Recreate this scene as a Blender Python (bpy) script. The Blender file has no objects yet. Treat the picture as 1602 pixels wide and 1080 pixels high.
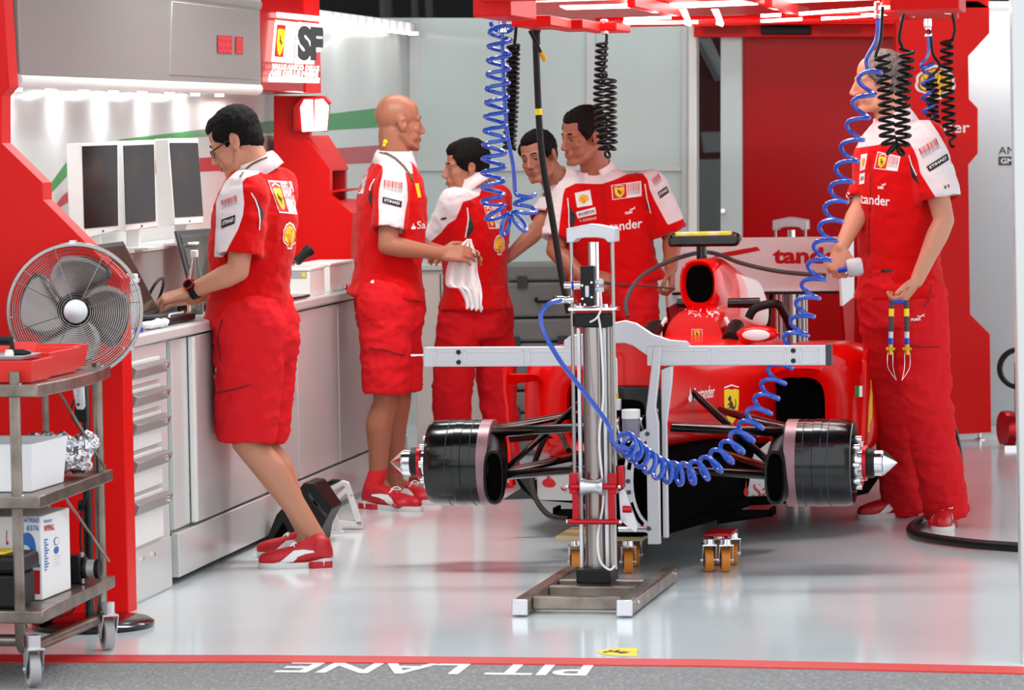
import bpy, bmesh, math, random
from mathutils import Vector as V, Matrix, noise
from mathutils.bvhtree import BVHTree
random.seed(7)
C = bpy.context.scene.collection
sc = bpy.context.scene
# ---------------------------------------------------------------- camera
F, CX, CY, CAMZ = 6000.0, 801.0, 540.0, 1.6
PITCH, ROLL = math.atan(334/6000), 0.016
_f = V((0, math.cos(PITCH), -math.sin(PITCH)))
_u0 = V((0, math.sin(PITCH), math.cos(PITCH)))
_r0 = V((1, 0, 0))
_r = _r0*math.cos(ROLL) - _u0*math.sin(ROLL)
_u = _u0*math.cos(ROLL) + _r0*math.sin(ROLL)
CAM = V((0, 0, CAMZ))
cd = bpy.data.cameras.new('camera'); cam = bpy.data.objects.new('camera', cd); C.objects.link(cam)
cd.sensor_width = 36; cd.lens = F/1602*36; cd.clip_end = 200
cam.matrix_world = Matrix(((_r.x, _u.x, -_f.x, 0), (_r.y, _u.y, -_f.y, 0), (_r.z, _u.z, -_f.z, CAMZ), (0, 0, 0, 1)))
sc.camera = cam
cd.dof.use_dof = True; cd.dof.focus_distance = 13.8; cd.dof.aperture_fstop = 8.0
# ---------------------------------------------------------------- world, light, exposure
w = bpy.data.worlds.new('daylight'); sc.world = w; w.use_nodes = True
nt = w.node_tree; bg = nt.nodes['Background']
bg.inputs[0].default_value = (0.93, 0.97, 1.0, 1); bg.inputs[1].default_value = 1.25
vs = sc.view_settings
vs.view_transform = 'Standard'; vs.look = 'None'; vs.gamma = 1; vs.use_curve_mapping = False
vs.exposure = 0.5
def area_light(name, loc, size, power, direction=(0, 0, -1), color=(1, 1, 1)):
    l = bpy.data.lights.new(name, 'AREA'); l.shape = 'RECTANGLE'; l.size, l.size_y = size
    l.energy = power; l.color = color
    o = bpy.data.objects.new(name, l); C.objects.link(o); o.location = loc
    o.rotation_euler = V(direction).to_track_quat('-Z', 'Y').to_euler()
    return o
# unseen ceiling lights, added to brighten the inside of the garage
area_light('ceiling_fill_light', (0.2, 14.6, 3.3), (3.2, 0.5), 98, color=(.93, 1, .97))
area_light('ceiling_fill_light', (0.6, 17.0, 3.3), (3.2, 0.5), 46, color=(.93, 1, .97))
area_light('ceiling_fill_light', (0.9, 19.4, 3.3), (3.2, 0.4), 14, color=(.93, 1, .97))

# ---------------------------------------------------------------- pixel <-> world
def ray(px, py): return (_f + _r*((px-CX)/F) + _u*((CY-py)/F))
def P(px, py, d):
    r = ray(px, py); return CAM + r*(d/r.y)
def Z0(px, py, z=0.0):
    r = ray(px, py); return CAM + r*((z-CAMZ)/r.z)
def onp(px, py, pl):
    r = ray(px, py); o, n = pl; return CAM + r*((o-CAM).dot(n)/r.dot(n))
def pix(p):
    q = V(p)-CAM; z = q.dot(_f); return (CX+F*q.dot(_r)/z, CY-F*q.dot(_u)/z)
TH = math.radians(9.45)                       # the garage runs 9.45 degrees off the view
GU, GV = V((math.cos(TH), -math.sin(TH), 0)), V((math.sin(TH), math.cos(TH), 0))
def gplane(x0): return (V((x0, 0, 0)), GU)    # plane along the garage's length
def dof_px(x0, px): return -x0*F/(1800-px)    # depth where that plane passes pixel column px
RG = Matrix.Rotation(-TH, 3, 'Z')
Zu = V((0, 0, 1))

# ---------------------------------------------------------------- materials
def lin(c): return tuple(((x/255)/12.92 if x <= 10 else ((x/255+0.055)/1.055)**2.4) for x in c)
def mat(name, c, rough=0.5, metal=0.0, coat=0.0, emit=None, estr=1.0, alpha=1.0, trans=0.0, spec=0.5, bump=None, spot=None, ior=1.5):
    m = bpy.data.materials.new(name); m.use_nodes = True
    n = m.node_tree; b = n.nodes['Principled BSDF']
    col = (*lin(c), 1); b.inputs['Base Color'].default_value = col
    b.inputs['Roughness'].default_value = rough; b.inputs['Metallic'].default_value = metal
    b.inputs['Coat Weight'].default_value = coat; b.inputs['Coat Roughness'].default_value = 0.05
    b.inputs['Transmission Weight'].default_value = trans; b.inputs['IOR'].default_value = ior
    b.inputs['Alpha'].default_value = alpha; b.inputs['Specular IOR Level'].default_value = spec
    if emit: b.inputs['Emission Color'].default_value = (*lin(emit), 1); b.inputs['Emission Strength'].default_value = estr
    tc = n.nodes.new('ShaderNodeTexCoord')
    if bump:                                   # (scale, strength, distance)
        t = n.nodes.new('ShaderNodeTexNoise'); t.inputs['Scale'].default_value = bump[0]; t.inputs['Detail'].default_value = 4
        bp = n.nodes.new('ShaderNodeBump'); bp.inputs['Strength'].default_value = bump[1]; bp.inputs['Distance'].default_value = bump[2]
        n.links.new(tc.outputs['Object'], t.inputs['Vector']); n.links.new(t.outputs['Fac'], bp.inputs['Height'])
        n.links.new(bp.outputs['Normal'], b.inputs['Normal'])
    if spot:                                   # (scale, other colour, low, high)
        t = n.nodes.new('ShaderNodeTexNoise'); t.inputs['Scale'].default_value = spot[0]; t.inputs['Detail'].default_value = 6
        r = n.nodes.new('ShaderNodeValToRGB'); r.color_ramp.elements[0].position = spot[2]; r.color_ramp.elements[1].position = spot[3]
        r.color_ramp.elements[0].color = col; r.color_ramp.elements[1].color = (*lin(spot[1]), 1)
        n.links.new(tc.outputs['Object'], t.inputs['Vector']); n.links.new(t.outputs['Fac'], r.inputs['Fac'])
        n.links.new(r.outputs['Color'], b.inputs['Base Color'])
    return m
def masked(name, base, layers, rough=0.8, bump=None, spot=None):
    """cloth whose printed areas come from signed-distance attributes on the mesh"""
    m = mat(name, base, rough, bump=bump, spec=0.12); n = m.node_tree; b = n.nodes['Principled BSDF']
    last = None
    for att, col in layers:
        a = n.nodes.new('ShaderNodeAttribute'); a.attribute_name = att
        g = n.nodes.new('ShaderNodeMath'); g.operation = 'MULTIPLY_ADD'; g.use_clamp = True
        g.inputs[1].default_value = 400; g.inputs[2].default_value = 0.5
        n.links.new(a.outputs['Fac'], g.inputs[0])
        mx = n.nodes.new('ShaderNodeMix'); mx.data_type = 'RGBA'
        mx.inputs[7].default_value = (*lin(col), 1)
        n.links.new(g.outputs[0], mx.inputs[0])
        if last: n.links.new(last, mx.inputs[6])
        else: mx.inputs[6].default_value = (*lin(base), 1)
        last = mx.outputs[2]
    if last: n.links.new(last, b.inputs['Base Color'])
    b.inputs['Sheen Weight'].default_value = 0.1
    return m
K = {}
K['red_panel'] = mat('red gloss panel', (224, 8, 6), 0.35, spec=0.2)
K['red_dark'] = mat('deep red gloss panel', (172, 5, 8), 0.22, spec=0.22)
K['red_car'] = mat('red car paint', (232, 6, 4), 0.24, spec=0.4, coat=0.15)
K['red_ano'] = mat('red anodised metal', (190, 30, 40), 0.3, 0.7)
K['red_plas'] = mat('red plastic', (225, 45, 40), 0.45, bump=(30, 0.1, 0.01))
K['white'] = mat('white gloss laminate', (203, 205, 204), 0.2, coat=0.2)
K['offwhite'] = mat('off white plastic', (232, 231, 228), 0.4)
K['panelgrey'] = mat('pale grey wall panel', (196, 208, 206), 0.25, coat=0.3)
K['greywall'] = mat('grey wall panel', (184, 192, 194), 0.3)
K['cabgrey'] = mat('satin silver grey cabinet', (150, 145, 143), 0.3, 0.25)
K['darkgrey'] = mat('dark grey', (58, 60, 62), 0.6)
K['ceil'] = mat('dark ceiling', (26, 25, 26), 0.9)
K['black'] = mat('black rubber', (12, 12, 13), 0.45, spec=0.3)
K['blackgloss'] = mat('black gloss', (9, 9, 10), 0.17, spec=0.45, coat=0.12)
K['blacksatin'] = mat('black satin', (3, 3, 4), 0.9, spec=0.02)
K['carbon'] = mat('carbon fibre', (14, 14, 15), 0.3, coat=0.15, bump=(60, 0.05, 0.01))
K['void'] = mat('black shade of openings', (3, 3, 3), 0.9, spec=0.05)  # near-black colour stands in for the shade inside openings
K['alu'] = mat('brushed aluminium', (214, 212, 216), 0.34, 0.85, bump=(25, 0.05, 0.01))
K['alum'] = mat('milled aluminium', (206, 205, 210), 0.42, 0.5)
K['chrome'] = mat('chrome', (225, 225, 228), 0.12, 1.0)
K['steel'] = mat('worn steel', (150, 138, 128), 0.32, 0.85, spot=(9, (96, 84, 76), 0.4, 0.75))
K['polsteel'] = mat('polished steel tube', (172, 164, 159), 0.26, 0.95)
K['fanwire'] = mat('steel fan wire', (165, 160, 157), 0.25, 0.9)
K['fanblade'] = mat('steel fan blade', (150, 140, 138), 0.32, 0.9)
K['ring'] = mat('heat tinted ring', (150, 112, 118), 0.35, 0.4)
K['green'] = mat('green stripe', (30, 135, 62), 0.3)
K['redstripe'] = mat('red stripe', (180, 40, 52), 0.3)
K['yellow'] = mat('yellow print', (250, 214, 20), 0.5)
K['yel_brass'] = mat('brass fitting', (214, 170, 40), 0.3, 0.6)
K['blue'] = mat('blue polyurethane hose', (38, 84, 190), 0.22, coat=0.5)
K['bluep'] = mat('blue anodised', (30, 70, 190), 0.3, 0.3)
K['print_w'] = mat('white print', (240, 240, 240), 0.6)
K['print_k'] = mat('black print', (22, 22, 24), 0.6)
K['print_r'] = mat('red print', (205, 24, 30), 0.6)
K['print_g'] = mat('grey print', (168, 168, 170), 0.6)
K['print_b'] = mat('blue print', (50, 110, 190), 0.6)
K['print_gr'] = mat('green print', (20, 120, 60), 0.6)
K['orange'] = mat('orange polyurethane wheel', (214, 128, 32), 0.4)
K['screen'] = mat('dark monitor screen', (34, 27, 27), 0.2, spec=0.15, spot=(7, (52, 38, 30), 0.45, 0.6))
K['led'] = mat('led strip', (255, 255, 255), 0.5, emit=(255, 246, 244), estr=3.2)
K['ledsmall'] = mat('small led', (255, 255, 255), 0.5, emit=(255, 244, 235), estr=6)
K['signlit'] = mat('lit white sign face', (255, 255, 255), 0.5, emit=(255, 250, 240), estr=1.25)
K['signyel'] = mat('lit yellow sign face', (250, 220, 0), 0.5, emit=(250, 215, 0), estr=0.9)
K['digits'] = mat('red clock digits', (210, 50, 60), 0.5, emit=(220, 40, 50), estr=0.25)
K['clear'] = mat('clear plastic', (245, 250, 250), 0.06, trans=0.95, ior=1.2)
K['milky'] = mat('translucent plastic', (214, 218, 222), 0.35, trans=0.25)
K['fluid'] = mat('dark brake fluid', (120, 116, 132), 0.2)
K['paper'] = mat('white tissue paper', (240, 239, 240), 0.85, bump=(40, 0.2, 0.01))
K['foam'] = mat('white foam box', (236, 236, 238), 0.6, bump=(90, 0.15, 0.004))
K['foil'] = mat('crumpled foil', (200, 200, 205), 0.2, 1.0, bump=(14, 1.0, 0.05))
K['asphalt'] = mat('asphalt', (140, 141, 142), 0.9, bump=(95, 0.9, 0.02), spot=(75, (178, 178, 177), 0.5, 0.68))
K['ledge'] = mat('red painted line', (214, 48, 46), 0.4)
K['wood'] = mat('plywood dolly', (190, 165, 120), 0.6)
K['beige'] = mat('beige laminate', (214, 205, 198), 0.35)
K['casegrey'] = mat('grey transport case', (120, 124, 122), 0.5)
# grey epoxy floor with faint scuffs
m = mat('grey epoxy floor', (226, 238, 242), 0.14, coat=0.1, spot=(1.3, (216, 228, 233), 0.35, 0.7)); K['floor'] = m
m.node_tree.nodes['Principled BSDF'].inputs['Specular IOR Level'].default_value = 0.6

# ---------------------------------------------------------------- object helpers
XF = {}                                        # world matrix of every object made here
def _props(o, label=None, cat=None, group=None, kind=None):
    if label: o['label'] = label
    if cat: o['category'] = cat
    if group: o['group'] = group
    if kind: o['kind'] = kind
def thing(name, label, cat, loc, group=None):
    o = bpy.data.objects.new(name, None); C.objects.link(o); o.location = loc; o.empty_display_size = 0.05
    XF[o] = Matrix.Translation(V(loc)); _props(o, label, cat, group); return o
def link_mesh(name, me, parent=None, **kw):
    """me holds world coordinates; the mesh is re-based on its parent or on its own foot"""
    o = bpy.data.objects.new(name, me); C.objects.link(o)
    if parent is not None:
        me.transform(XF[parent].inverted()); o.parent = parent; XF[o] = XF[parent]
    else:
        if len(me.vertices):
            xs = [v.co for v in me.vertices]
            c = V(((min(v.x for v in xs)+max(v.x for v in xs))/2, (min(v.y for v in xs)+max(v.y for v in xs))/2, min(v.z for v in xs)))
        else: c = V((0, 0, 0))
        me.transform(Matrix.Translation(-c)); o.location = c; XF[o] = Matrix.Translation(c)
    _props(o, **kw); return o
def copy_tree(o, parent=None, off=V((0, 0, 0))):
    c = o.copy(); C.objects.link(c); c.parent = parent
    if parent is None: c.location = o.location + off; XF[c] = Matrix.Translation(off) @ XF[o]
    else: XF[c] = XF[parent]
    for ch in list(o.children): copy_tree(ch, c)
    return c
class MB:
    def __init__(s): s.v = []; s.f = []; s.m = []
    def add(s, vs, fs, m=0):
        b = len(s.v); s.v += [V(p) for p in vs]; s.f += [[b+i for i in f] for f in fs]; s.m += [m]*len(fs); return s
    def box(s, c, size, R=None, m=0):
        c = V(c); pts = []
        for x in (-.5, .5):
            for y in (-.5, .5):
                for z in (-.5, .5):
                    q = V((x*size[0], y*size[1], z*size[2])); pts.append(c + (R @ q if R else q))
        return s.add(pts, [(0, 1, 3, 2), (4, 6, 7, 5), (0, 4, 5, 1), (2, 3, 7, 6), (0, 2, 6, 4), (1, 5, 7, 3)], m)
    def ext(s, pts, vec, m=0):                  # prism: a world polygon pushed along vec
        vec = V(vec); n = len(pts); a = [V(p) for p in pts]
        return s.add(a+[p+vec for p in a], [list(range(n))[::-1], list(range(n, 2*n))] + [(i, (i+1) % n, n+(i+1) % n, n+i) for i in range(n)], m)
    def tube(s, pts, r, n=8, m=0, closed=False, cap=True):
        pts = [V(p) for p in pts]; k = len(pts); rs = r if isinstance(r, (list, tuple)) else [r]*k
        T = []
        for i in range(k):
            a = pts[(i-1) % k] if (closed or i > 0) else pts[i]; b = pts[(i+1) % k] if (closed or i < k-1) else pts[i]
            t = (b-a); T.append(t.normalized() if t.length > 1e-9 else V((0, 0, 1)))
        up = V((0, 0, 1)) if abs(T[0].z) < 0.9 else V((1, 0, 0))
        nrm = (up - T[0]*up.dot(T[0])).normalized(); vs = []
        for i in range(k):
            nrm = nrm - T[i]*nrm.dot(T[i]); nrm.normalize(); bn = T[i].cross(nrm)
            for j in range(n):
                a = 2*math.pi*j/n; vs.append(pts[i] + (nrm*math.cos(a)+bn*math.sin(a))*rs[i])
        fs = []
        for i in range(k if closed else k-1):
            i2 = (i+1) % k
            for j in range(n): fs.append((i*n+j, i*n+(j+1) % n, i2*n+(j+1) % n, i2*n+j))
        if cap and not closed: fs += [list(range(n))[::-1], [(k-1)*n+j for j in range(n)]]
        return s.add(vs, fs, m)
    def cyl(s, a, b, r, n=20, m=0, r2=None):
        a, b = V(a), V(b); return s.lathe([(r, 0), (r if r2 is None else r2, (b-a).length)], a, b-a, n, m)
    def lathe(s, prof, o, axis, n=24, m=0, cap=True):
        o = V(o); ax = V(axis).normalized(); up = V((0, 0, 1)) if abs(ax.z) < 0.9 else V((0, 1, 0))
        x = (up-ax*up.dot(ax)).normalized(); y = ax.cross(x); vs = []
        for r, t in prof:
            for j in range(n):
                a = 2*math.pi*j/n; vs.append(o+ax*t+(x*math.cos(a)+y*math.sin(a))*max(r, 1e-5))
        fs = []; k = len(prof)
        for i in range(k-1):
            for j in range(n): fs.append((i*n+j, i*n+(j+1) % n, (i+1)*n+(j+1) % n, (i+1)*n+j))
        if cap: fs += [list(range(n))[::-1], [(k-1)*n+j for j in range(n)]]
        return s.add(vs, fs, m)
    def loft(s, rings, m=0, cap=True):
        n = len(rings[0]); vs = [V(p) for r in rings for p in r]; fs = []
        for i in range(len(rings)-1):
            for j in range(n): fs.append((i*n+j, i*n+(j+1) % n, (i+1)*n+(j+1) % n, (i+1)*n+j))
        if cap: fs += [list(range(n))[::-1], [(len(rings)-1)*n+j for j in range(n)]]
        return s.add(vs, fs, m)
    def ell(s, c, r, R=None, nu=16, nv=10, m=0):
        c = V(c); r = (r, r, r) if not isinstance(r, (tuple, list)) else r; rings = []
        for i in range(nv+1):
            t = math.pi*i/nv; st = max(math.sin(t), 1e-4); ring = []
            for j in range(nu):
                a = 2*math.pi*j/nu; q = V((r[0]*st*math.cos(a), r[1]*st*math.sin(a), -r[2]*math.cos(t)))
                ring.append(c+(R @ q if R else q))
            rings.append(ring)
        return s.loft(rings, m)
    def cap(s, a, ra, b, rb, n=14, m=0):        # tapered capsule
        a, b = V(a), V(b); d = b-a; L = d.length
        if L < 1e-6: return s.ell(a, ra, m=m)
        prof = [(ra*math.sin(t), -ra*math.cos(t)) for t in [math.pi/2*i/4 for i in range(5)]]
        prof += [(rb*math.cos(t), L+rb*math.sin(t)) for t in [math.pi/2*i/4 for i in range(5)]]
        return s.lathe(prof, a, d, n, m)
    def mesh(s, name, mats):
        me = bpy.data.meshes.new(name); me.from_pydata(s.v, [], s.f)
        for k in (mats if isinstance(mats, (list, tuple)) else [mats]): me.materials.append(K[k] if isinstance(k, str) else k)
        me.polygons.foreach_set('material_index', s.m)
        bm = bmesh.new(); bm.from_mesh(me); bmesh.ops.recalc_face_normals(bm, faces=bm.faces); bm.to_mesh(me); bm.free()
        return me
    def build(s, name, mats, parent=None, bevel=0, smooth=40, seg=2, sub=0, **kw):
        me = s.mesh(name, mats)
        if smooth:
            me.polygons.foreach_set('use_smooth', [True]*len(me.polygons)); me.set_sharp_from_angle(angle=math.radians(smooth))
        o = link_mesh(name, me, parent, **kw)
        if sub:
            q = o.modifiers.new('subdivision', 'SUBSURF'); q.levels = q.render_levels = sub
        if bevel:
            q = o.modifiers.new('bevel', 'BEVEL'); q.width = bevel; q.segments = seg; q.limit_method = 'ANGLE'; q.angle_limit = math.radians(50)
        return o
def spline(pts, n=12, closed=False):
    """Catmull-Rom through the points"""
    pts = [V(p) for p in pts]; out = []; k = len(pts)
    for i in range(k if closed else k-1):
        if closed: p0, p1, p2, p3 = pts[(i-1) % k], pts[i], pts[(i+1) % k], pts[(i+2) % k]
        else: p0, p1, p2, p3 = pts[max(i-1, 0)], pts[i], pts[i+1], pts[min(i+2, k-1)]
        for j in range(n):
            t = j/n; out.append(0.5*((2*p1)+(p2-p0)*t+(2*p0-5*p1+4*p2-p3)*t*t+(3*p1-p0-3*p2+p3)*t**3))
    if not closed: out.append(pts[-1])
    return out
def coil(center, radius, turns, n=16, flat=1.0, phase=0.0, a_=0.0):
    """points of a helix wound about a centre line; radius may be a list along it"""
    c = spline(center, 24); L = [0]
    for a, b in zip(c, c[1:]): L.append(L[-1]+(b-a).length)
    N = int(turns*n); out = []; k = 0
    t0 = (c[1]-c[0]).normalized(); nr = (V((1, 0, 0))-t0*t0.x).normalized() if abs(t0.x) < 0.9 else (V((0, 0, 1))-t0*t0.z).normalized()
    for i in range(N+1):
        u_ = i/N; s = L[-1]*((1-a_)*u_+a_*(1-(1-u_)**2))
        while k < len(L)-2 and L[k+1] < s: k += 1
        q = (s-L[k])/max(L[k+1]-L[k], 1e-9); p = c[k].lerp(c[k+1], q); t = (c[k+1]-c[k]).normalized()
        nr = (nr-t*nr.dot(t)).normalized(); b = t.cross(nr); a = 2*math.pi*i/n+phase
        r = radius(i/N) if callable(radius) else radius if not isinstance(radius, (list, tuple)) else radius[0]+(radius[1]-radius[0])*i/N
        out.append(p+nr*math.cos(a)*r+b*math.sin(a)*r*flat)
    return out
def evald(o):
    dg = bpy.context.evaluated_depsgraph_get(); dg.update()
    return bpy.data.meshes.new_from_object(o.evaluated_get(dg))
def organic(name, mb, voxel, smooth=6, factor=0.5):
    """fuse overlapping solids into one continuous skin (world coordinates)"""
    me = mb.mesh(name, []); o = bpy.data.objects.new('tmp', me); C.objects.link(o)
    q = o.modifiers.new('r', 'REMESH'); q.mode = 'VOXEL'; q.voxel_size = voxel; q.adaptivity = 0
    if smooth:
        q = o.modifiers.new('s', 'SMOOTH'); q.factor = factor; q.iterations = smooth
    r = evald(o); bpy.data.objects.remove(o); bpy.data.meshes.remove(me)
    r.materials.clear(); r.name = name
    r.polygons.foreach_set('use_smooth', [True]*len(r.polygons))
    return r
def dent(me, items):
    """items: (centre, radius, push vector) soft pushes on a mesh"""
    for v in me.vertices:
        for c, r, p in items:
            d = (v.co-c).length
            if d < r: v.co += p*((1-(d/r)**2)**2)
def setattr_f(me, name, fn):
    a = me.attributes.new(name, 'FLOAT', 'POINT'); a.data.foreach_set('value', [fn(v.co) for v in me.vertices])
def bvh_of(me): return BVHTree.FromPolygons([v.co for v in me.vertices], [tuple(p.vertices) for p in me.polygons])
# ---------------------------------------------------------------- printed marks
_txt = {}
def text_polys(s, bold=0.0, shear=0.0):
    k = (s, bold, shear)
    if k not in _txt:
        cu = bpy.data.curves.new('t', 'FONT'); cu.body = s; cu.offset = bold; cu.shear = shear; cu.resolution_u = 3
        o = bpy.data.objects.new('t', cu); C.objects.link(o); me = evald(o)
        vs = [(v.co.x, v.co.y) for v in me.vertices]
        x0, x1 = min(p[0] for p in vs), max(p[0] for p in vs); y0, y1 = min(p[1] for p in vs), max(p[1] for p in vs)
        vs = [((x-x0)/(x1-x0), (y-y0)/(y1-y0)) for x, y in vs]
        _txt[k] = [[vs[i] for i in p.vertices] for p in me.polygons]
        bpy.data.objects.remove(o); bpy.data.curves.remove(cu); bpy.data.meshes.remove(me)
    return _txt[k]
def rect(x0=0, y0=0, x1=1, y1=1): return [(x0, y0), (x1, y0), (x1, y1), (x0, y1)]
def circ(cx, cy, rx, ry=None, n=20): return [(cx+rx*math.cos(6.2832*i/n), cy+(ry or rx)*math.sin(6.2832*i/n)) for i in range(n)]
HORSE = [[(.40,.72),(.56,.70),(.66,.55),(.70,.40),(.62,.30),(.50,.36),(.44,.5),(.36,.58)],
 [(.40,.72),(.36,.58),(.30,.70),(.16,.74),(.14,.80),(.28,.88),(.36,.95),(.42,.90),(.50,.78)],
 [(.38,.60),(.20,.62),(.08,.53),(.10,.48),(.22,.55),(.40,.50)], [(.42,.53),(.26,.48),(.20,.34),(.25,.33),(.32,.42),(.46,.44)],
 [(.50,.42),(.42,.28),(.50,.16),(.38,.06),(.42,.02),(.57,.14),(.54,.28),(.62,.34)],
 [(.60,.38),(.70,.24),(.68,.12),(.60,.03),(.66,.0),(.76,.12),(.78,.26),(.70,.42)],
 [(.66,.47),(.82,.50),(.88,.66),(.80,.82),(.95,.72),(.94,.52),(.84,.40),(.70,.38)]]
SHIELD = [(0,.97),(.25,1),(.5,.98),(.75,1),(1,.97),(.99,.6),(.94,.4),(.82,.2),(.66,.07),(.5,0),(.34,.07),(.18,.2),(.06,.4),(.01,.6)]
def shellp(n=7, s=1.0):
    out = [(.5-.17*s, .08), (.5-.2*s, .2)]
    for i in range(n*4+1):
        a = math.radians(205-230*i/(n*4)); r = s*(.46+.035*abs(math.sin(math.pi*i/4)))
        out.append((.5+r*math.cos(a)*1.05, .48+r*math.sin(a)))
    return out+[(.5+.2*s, .2), (.5+.17*s, .08)]
def sub(poly, x0, y0, x1, y1): return [(x0+(x1-x0)*x, y0+(y1-y0)*y) for x, y in poly]
CAT = [[(.0,.95),(.10,1.0),(.22,.86),(.48,.62),(.72,.60),(.88,.42),(.98,.10),(1.0,.0),(.90,.06),(.80,.28),(.62,.30),(.60,.06),(.52,.0),(.50,.30),(.34,.44),(.18,.40),(.06,.26),(.0,.30),(.12,.52),(.20,.62)],
       [(.86,.46),(.98,.62),(1.0,.86),(.95,.86),(.92,.66),(.82,.52)]]
FLAME = [[(.5,1),(.36,.72),(.34,.5),(.1,.4),(.0,.2),(.2,.04),(.5,0),(.8,.04),(1,.2),(.9,.4),(.74,.5),(.66,.62),(.62,.44),(.56,.62)]]
def L_shield_patch():                           # white patch: shield on red, bars beside it
    l = [(rect(), 'print_w', 0), (rect(.03,.05,.5,.95), 'print_r', 1), (sub(SHIELD,.1,.1,.43,.78), 'yellow', 2)]
    l += [(sub(p,.16,.22,.37,.68), 'print_k', 3) for p in HORSE]
    l += [([(.1,.80),(.26,.9),(.43,.80),(.43,.85),(.26,.95),(.1,.85)], 'print_w', 2)]
    return l + L_bars(.54,.1,.96,.92)
def L_bars(x0=0, y0=0, x1=1, y1=1):
    ws = [3,1,1,2,1,1,3,1,2,1,1,2,3]; l = []; x = 0; tot = sum(ws)+len(ws)*1.1
    for w_ in ws:
        a, b = x0+(x1-x0)*x/tot, x0+(x1-x0)*(x+w_*.75)/tot; ym = y0+(y1-y0)*.42
        l.append((rect(a, ym, b, y1), 'print_r', 1)); l.append((rect(a, y0+(y1-y0)*.1, b, ym), 'print_g', 1)); x += w_+1.1
    return l
def L_shell(edge=True):
    l = [(shellp(), 'print_w', 0)] if edge else []
    l += [(sub(shellp(),.07,.07,.93,.93), 'print_r', 1), (sub(shellp(),.12,.13,.88,.88), 'yellow', 2)]
    for a in (-58, -35, -12, 12, 35, 58):
        c, s_ = math.sin(math.radians(a)), math.cos(math.radians(a))
        l.append(([(.5+c*.05-.008,.2),(.5+c*.05+.008,.2),(.5+c*.34+.014,.48+s_*.34),(.5+c*.34-.014,.48+s_*.34)], 'print_r', 3))
    return l
def L_text(s, m, bold=0.02, box=(0, 0, 1, 1), lay=1, shear=0): return [(sub(p, *box), m, lay) for p in text_polys(s, bold, shear)]
def L_blackbar(s): return [(rect(), 'print_k', 0)] + L_text(s, 'print_w', .02, (.1,.34,.9,.78), 1)
def L_puma(m='print_w'): return [(sub(p,.45,.4,1,1), m, 1) for p in [[(1-x,y) for x,y in q] for q in CAT]] + L_text('PUMA', m, .05, (0,0,.72,.45), 1)
def L_whitebar(s): return [(rect(), 'print_w', 0)] + L_text(s, 'print_k', .02, (.08,.3,.92,.7), 1)
def quadmap(q):
    """bilinear map of the unit square to a pixel quad (bl, br, tr, tl)"""
    def f(x, y):
        a = [q[0][i]*(1-x)*(1-y)+q[1][i]*x*(1-y)+q[2][i]*x*y+q[3][i]*(1-x)*y for i in (0, 1)]; return a
    return f
def hit(bv):
    def f(px, py, lift):
        d = ray(px, py).normalized(); h = bv.ray_cast(CAM, d)
        if h[0] is None: return None
        return h[0]-d*lift
    return f
def flat(pl):
    n = pl[1].normalized()
    def f(px, py, lift):
        p = onp(px, py, pl); s = -1 if n.dot(ray(px, py)) > 0 else 1; return p+n*(s*lift)
    return f
def decal(name, layers, quad, proj, parent, maxlen=7.0, base=0.0016, step=0.0007, **kw):
    """layers of (unit polygon, material, level) printed on a surface inside a pixel quad; a mesh hugging that surface"""
    mats = []; vs = []; fs = []; mi = []; qm = quadmap(quad) if not callable(quad) else quad
    for poly, m, lev in layers:
        if m not in mats: mats.append(m)
        bm = bmesh.new(); f = bm.faces.new([bm.verts.new((*qm(x, y), 0)) for x, y in poly])
        bmesh.ops.triangulate(bm, faces=[f])
        for _ in range(6):
            e = [e for e in bm.edges if e.calc_length() > maxlen]
            if not e: break
            bmesh.ops.subdivide_edges(bm, edges=e, cuts=1)
            bmesh.ops.triangulate(bm, faces=bm.faces)
        mp = {}
        for v in bm.verts:
            p = proj(v.co.x, v.co.y, base+step*lev)
            if p is not None: mp[v] = len(vs); vs.append(p)
        for f in bm.faces:
            if all(v in mp for v in f.verts):
                q = [vs[mp[v]] for v in f.verts]
                if max((q[0]-q[1]).length, (q[1]-q[2]).length, (q[0]-q[2]).length) < 0.09: fs.append([mp[v] for v in f.verts]); mi.append(mats.index(m))
                elif kw.get('far'): fs.append([mp[v] for v in f.verts]); mi.append(mats.index(m))
        bm.free()
    kw.pop('far', None)
    if not fs: return None
    me = bpy.data.meshes.new(name); me.from_pydata(vs, [], fs)
    for m in mats: me.materials.append(K[m] if isinstance(m, str) else m)
    me.polygons.foreach_set('material_index', mi)
    return link_mesh(name, me, parent, **kw)
def pq(x0, y0, x1, y1): return [(x0, y1), (x1, y1), (x1, y0), (x0, y0)]     # upright pixel quad
# ================================================================ setting
def struct(mb, name, mats, **kw): return mb.build(name, mats, None, kind='structure', **kw)
lineT = [Z0(*q) for q in ((-500, 1024), (0, 1024.6), (400, 1025), (700, 1027.5), (1100, 1031.5), (1300, 1036), (1602, 1043), (2000, 1052))]; lineB = [Z0(*q) for q in ((-500, 1035), (0, 1035.6), (400, 1035.5), (700, 1037.5), (1100, 1042), (1300, 1046.5), (1602, 1054), (2000, 1063))]
mb = MB(); a, b = lineT[0], lineT[-1]
mb.ext([a+V((-3, 0, 0))]+lineT+[b+V((3, -0.4, 0)), V((8, 24, 0)), V((-8, 24, 0))], (0, 0, -0.06)); struct(mb, 'floor', 'floor')
mb = MB(); mb.ext(lineT+lineB[::-1], (0, 0, -0.05)); struct(mb, 'trim_1', 'ledge', label='red painted line along the garage threshold')
mb = MB(); mb.ext([q-V((0, 0, .004)) for q in lineB]+[V((9, 4, -.004)), V((-9, 4, -.004)), V((-9, 11.6, -.004))], (0, 0, -0.05)); struct(mb, 'ground', 'asphalt')
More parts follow.
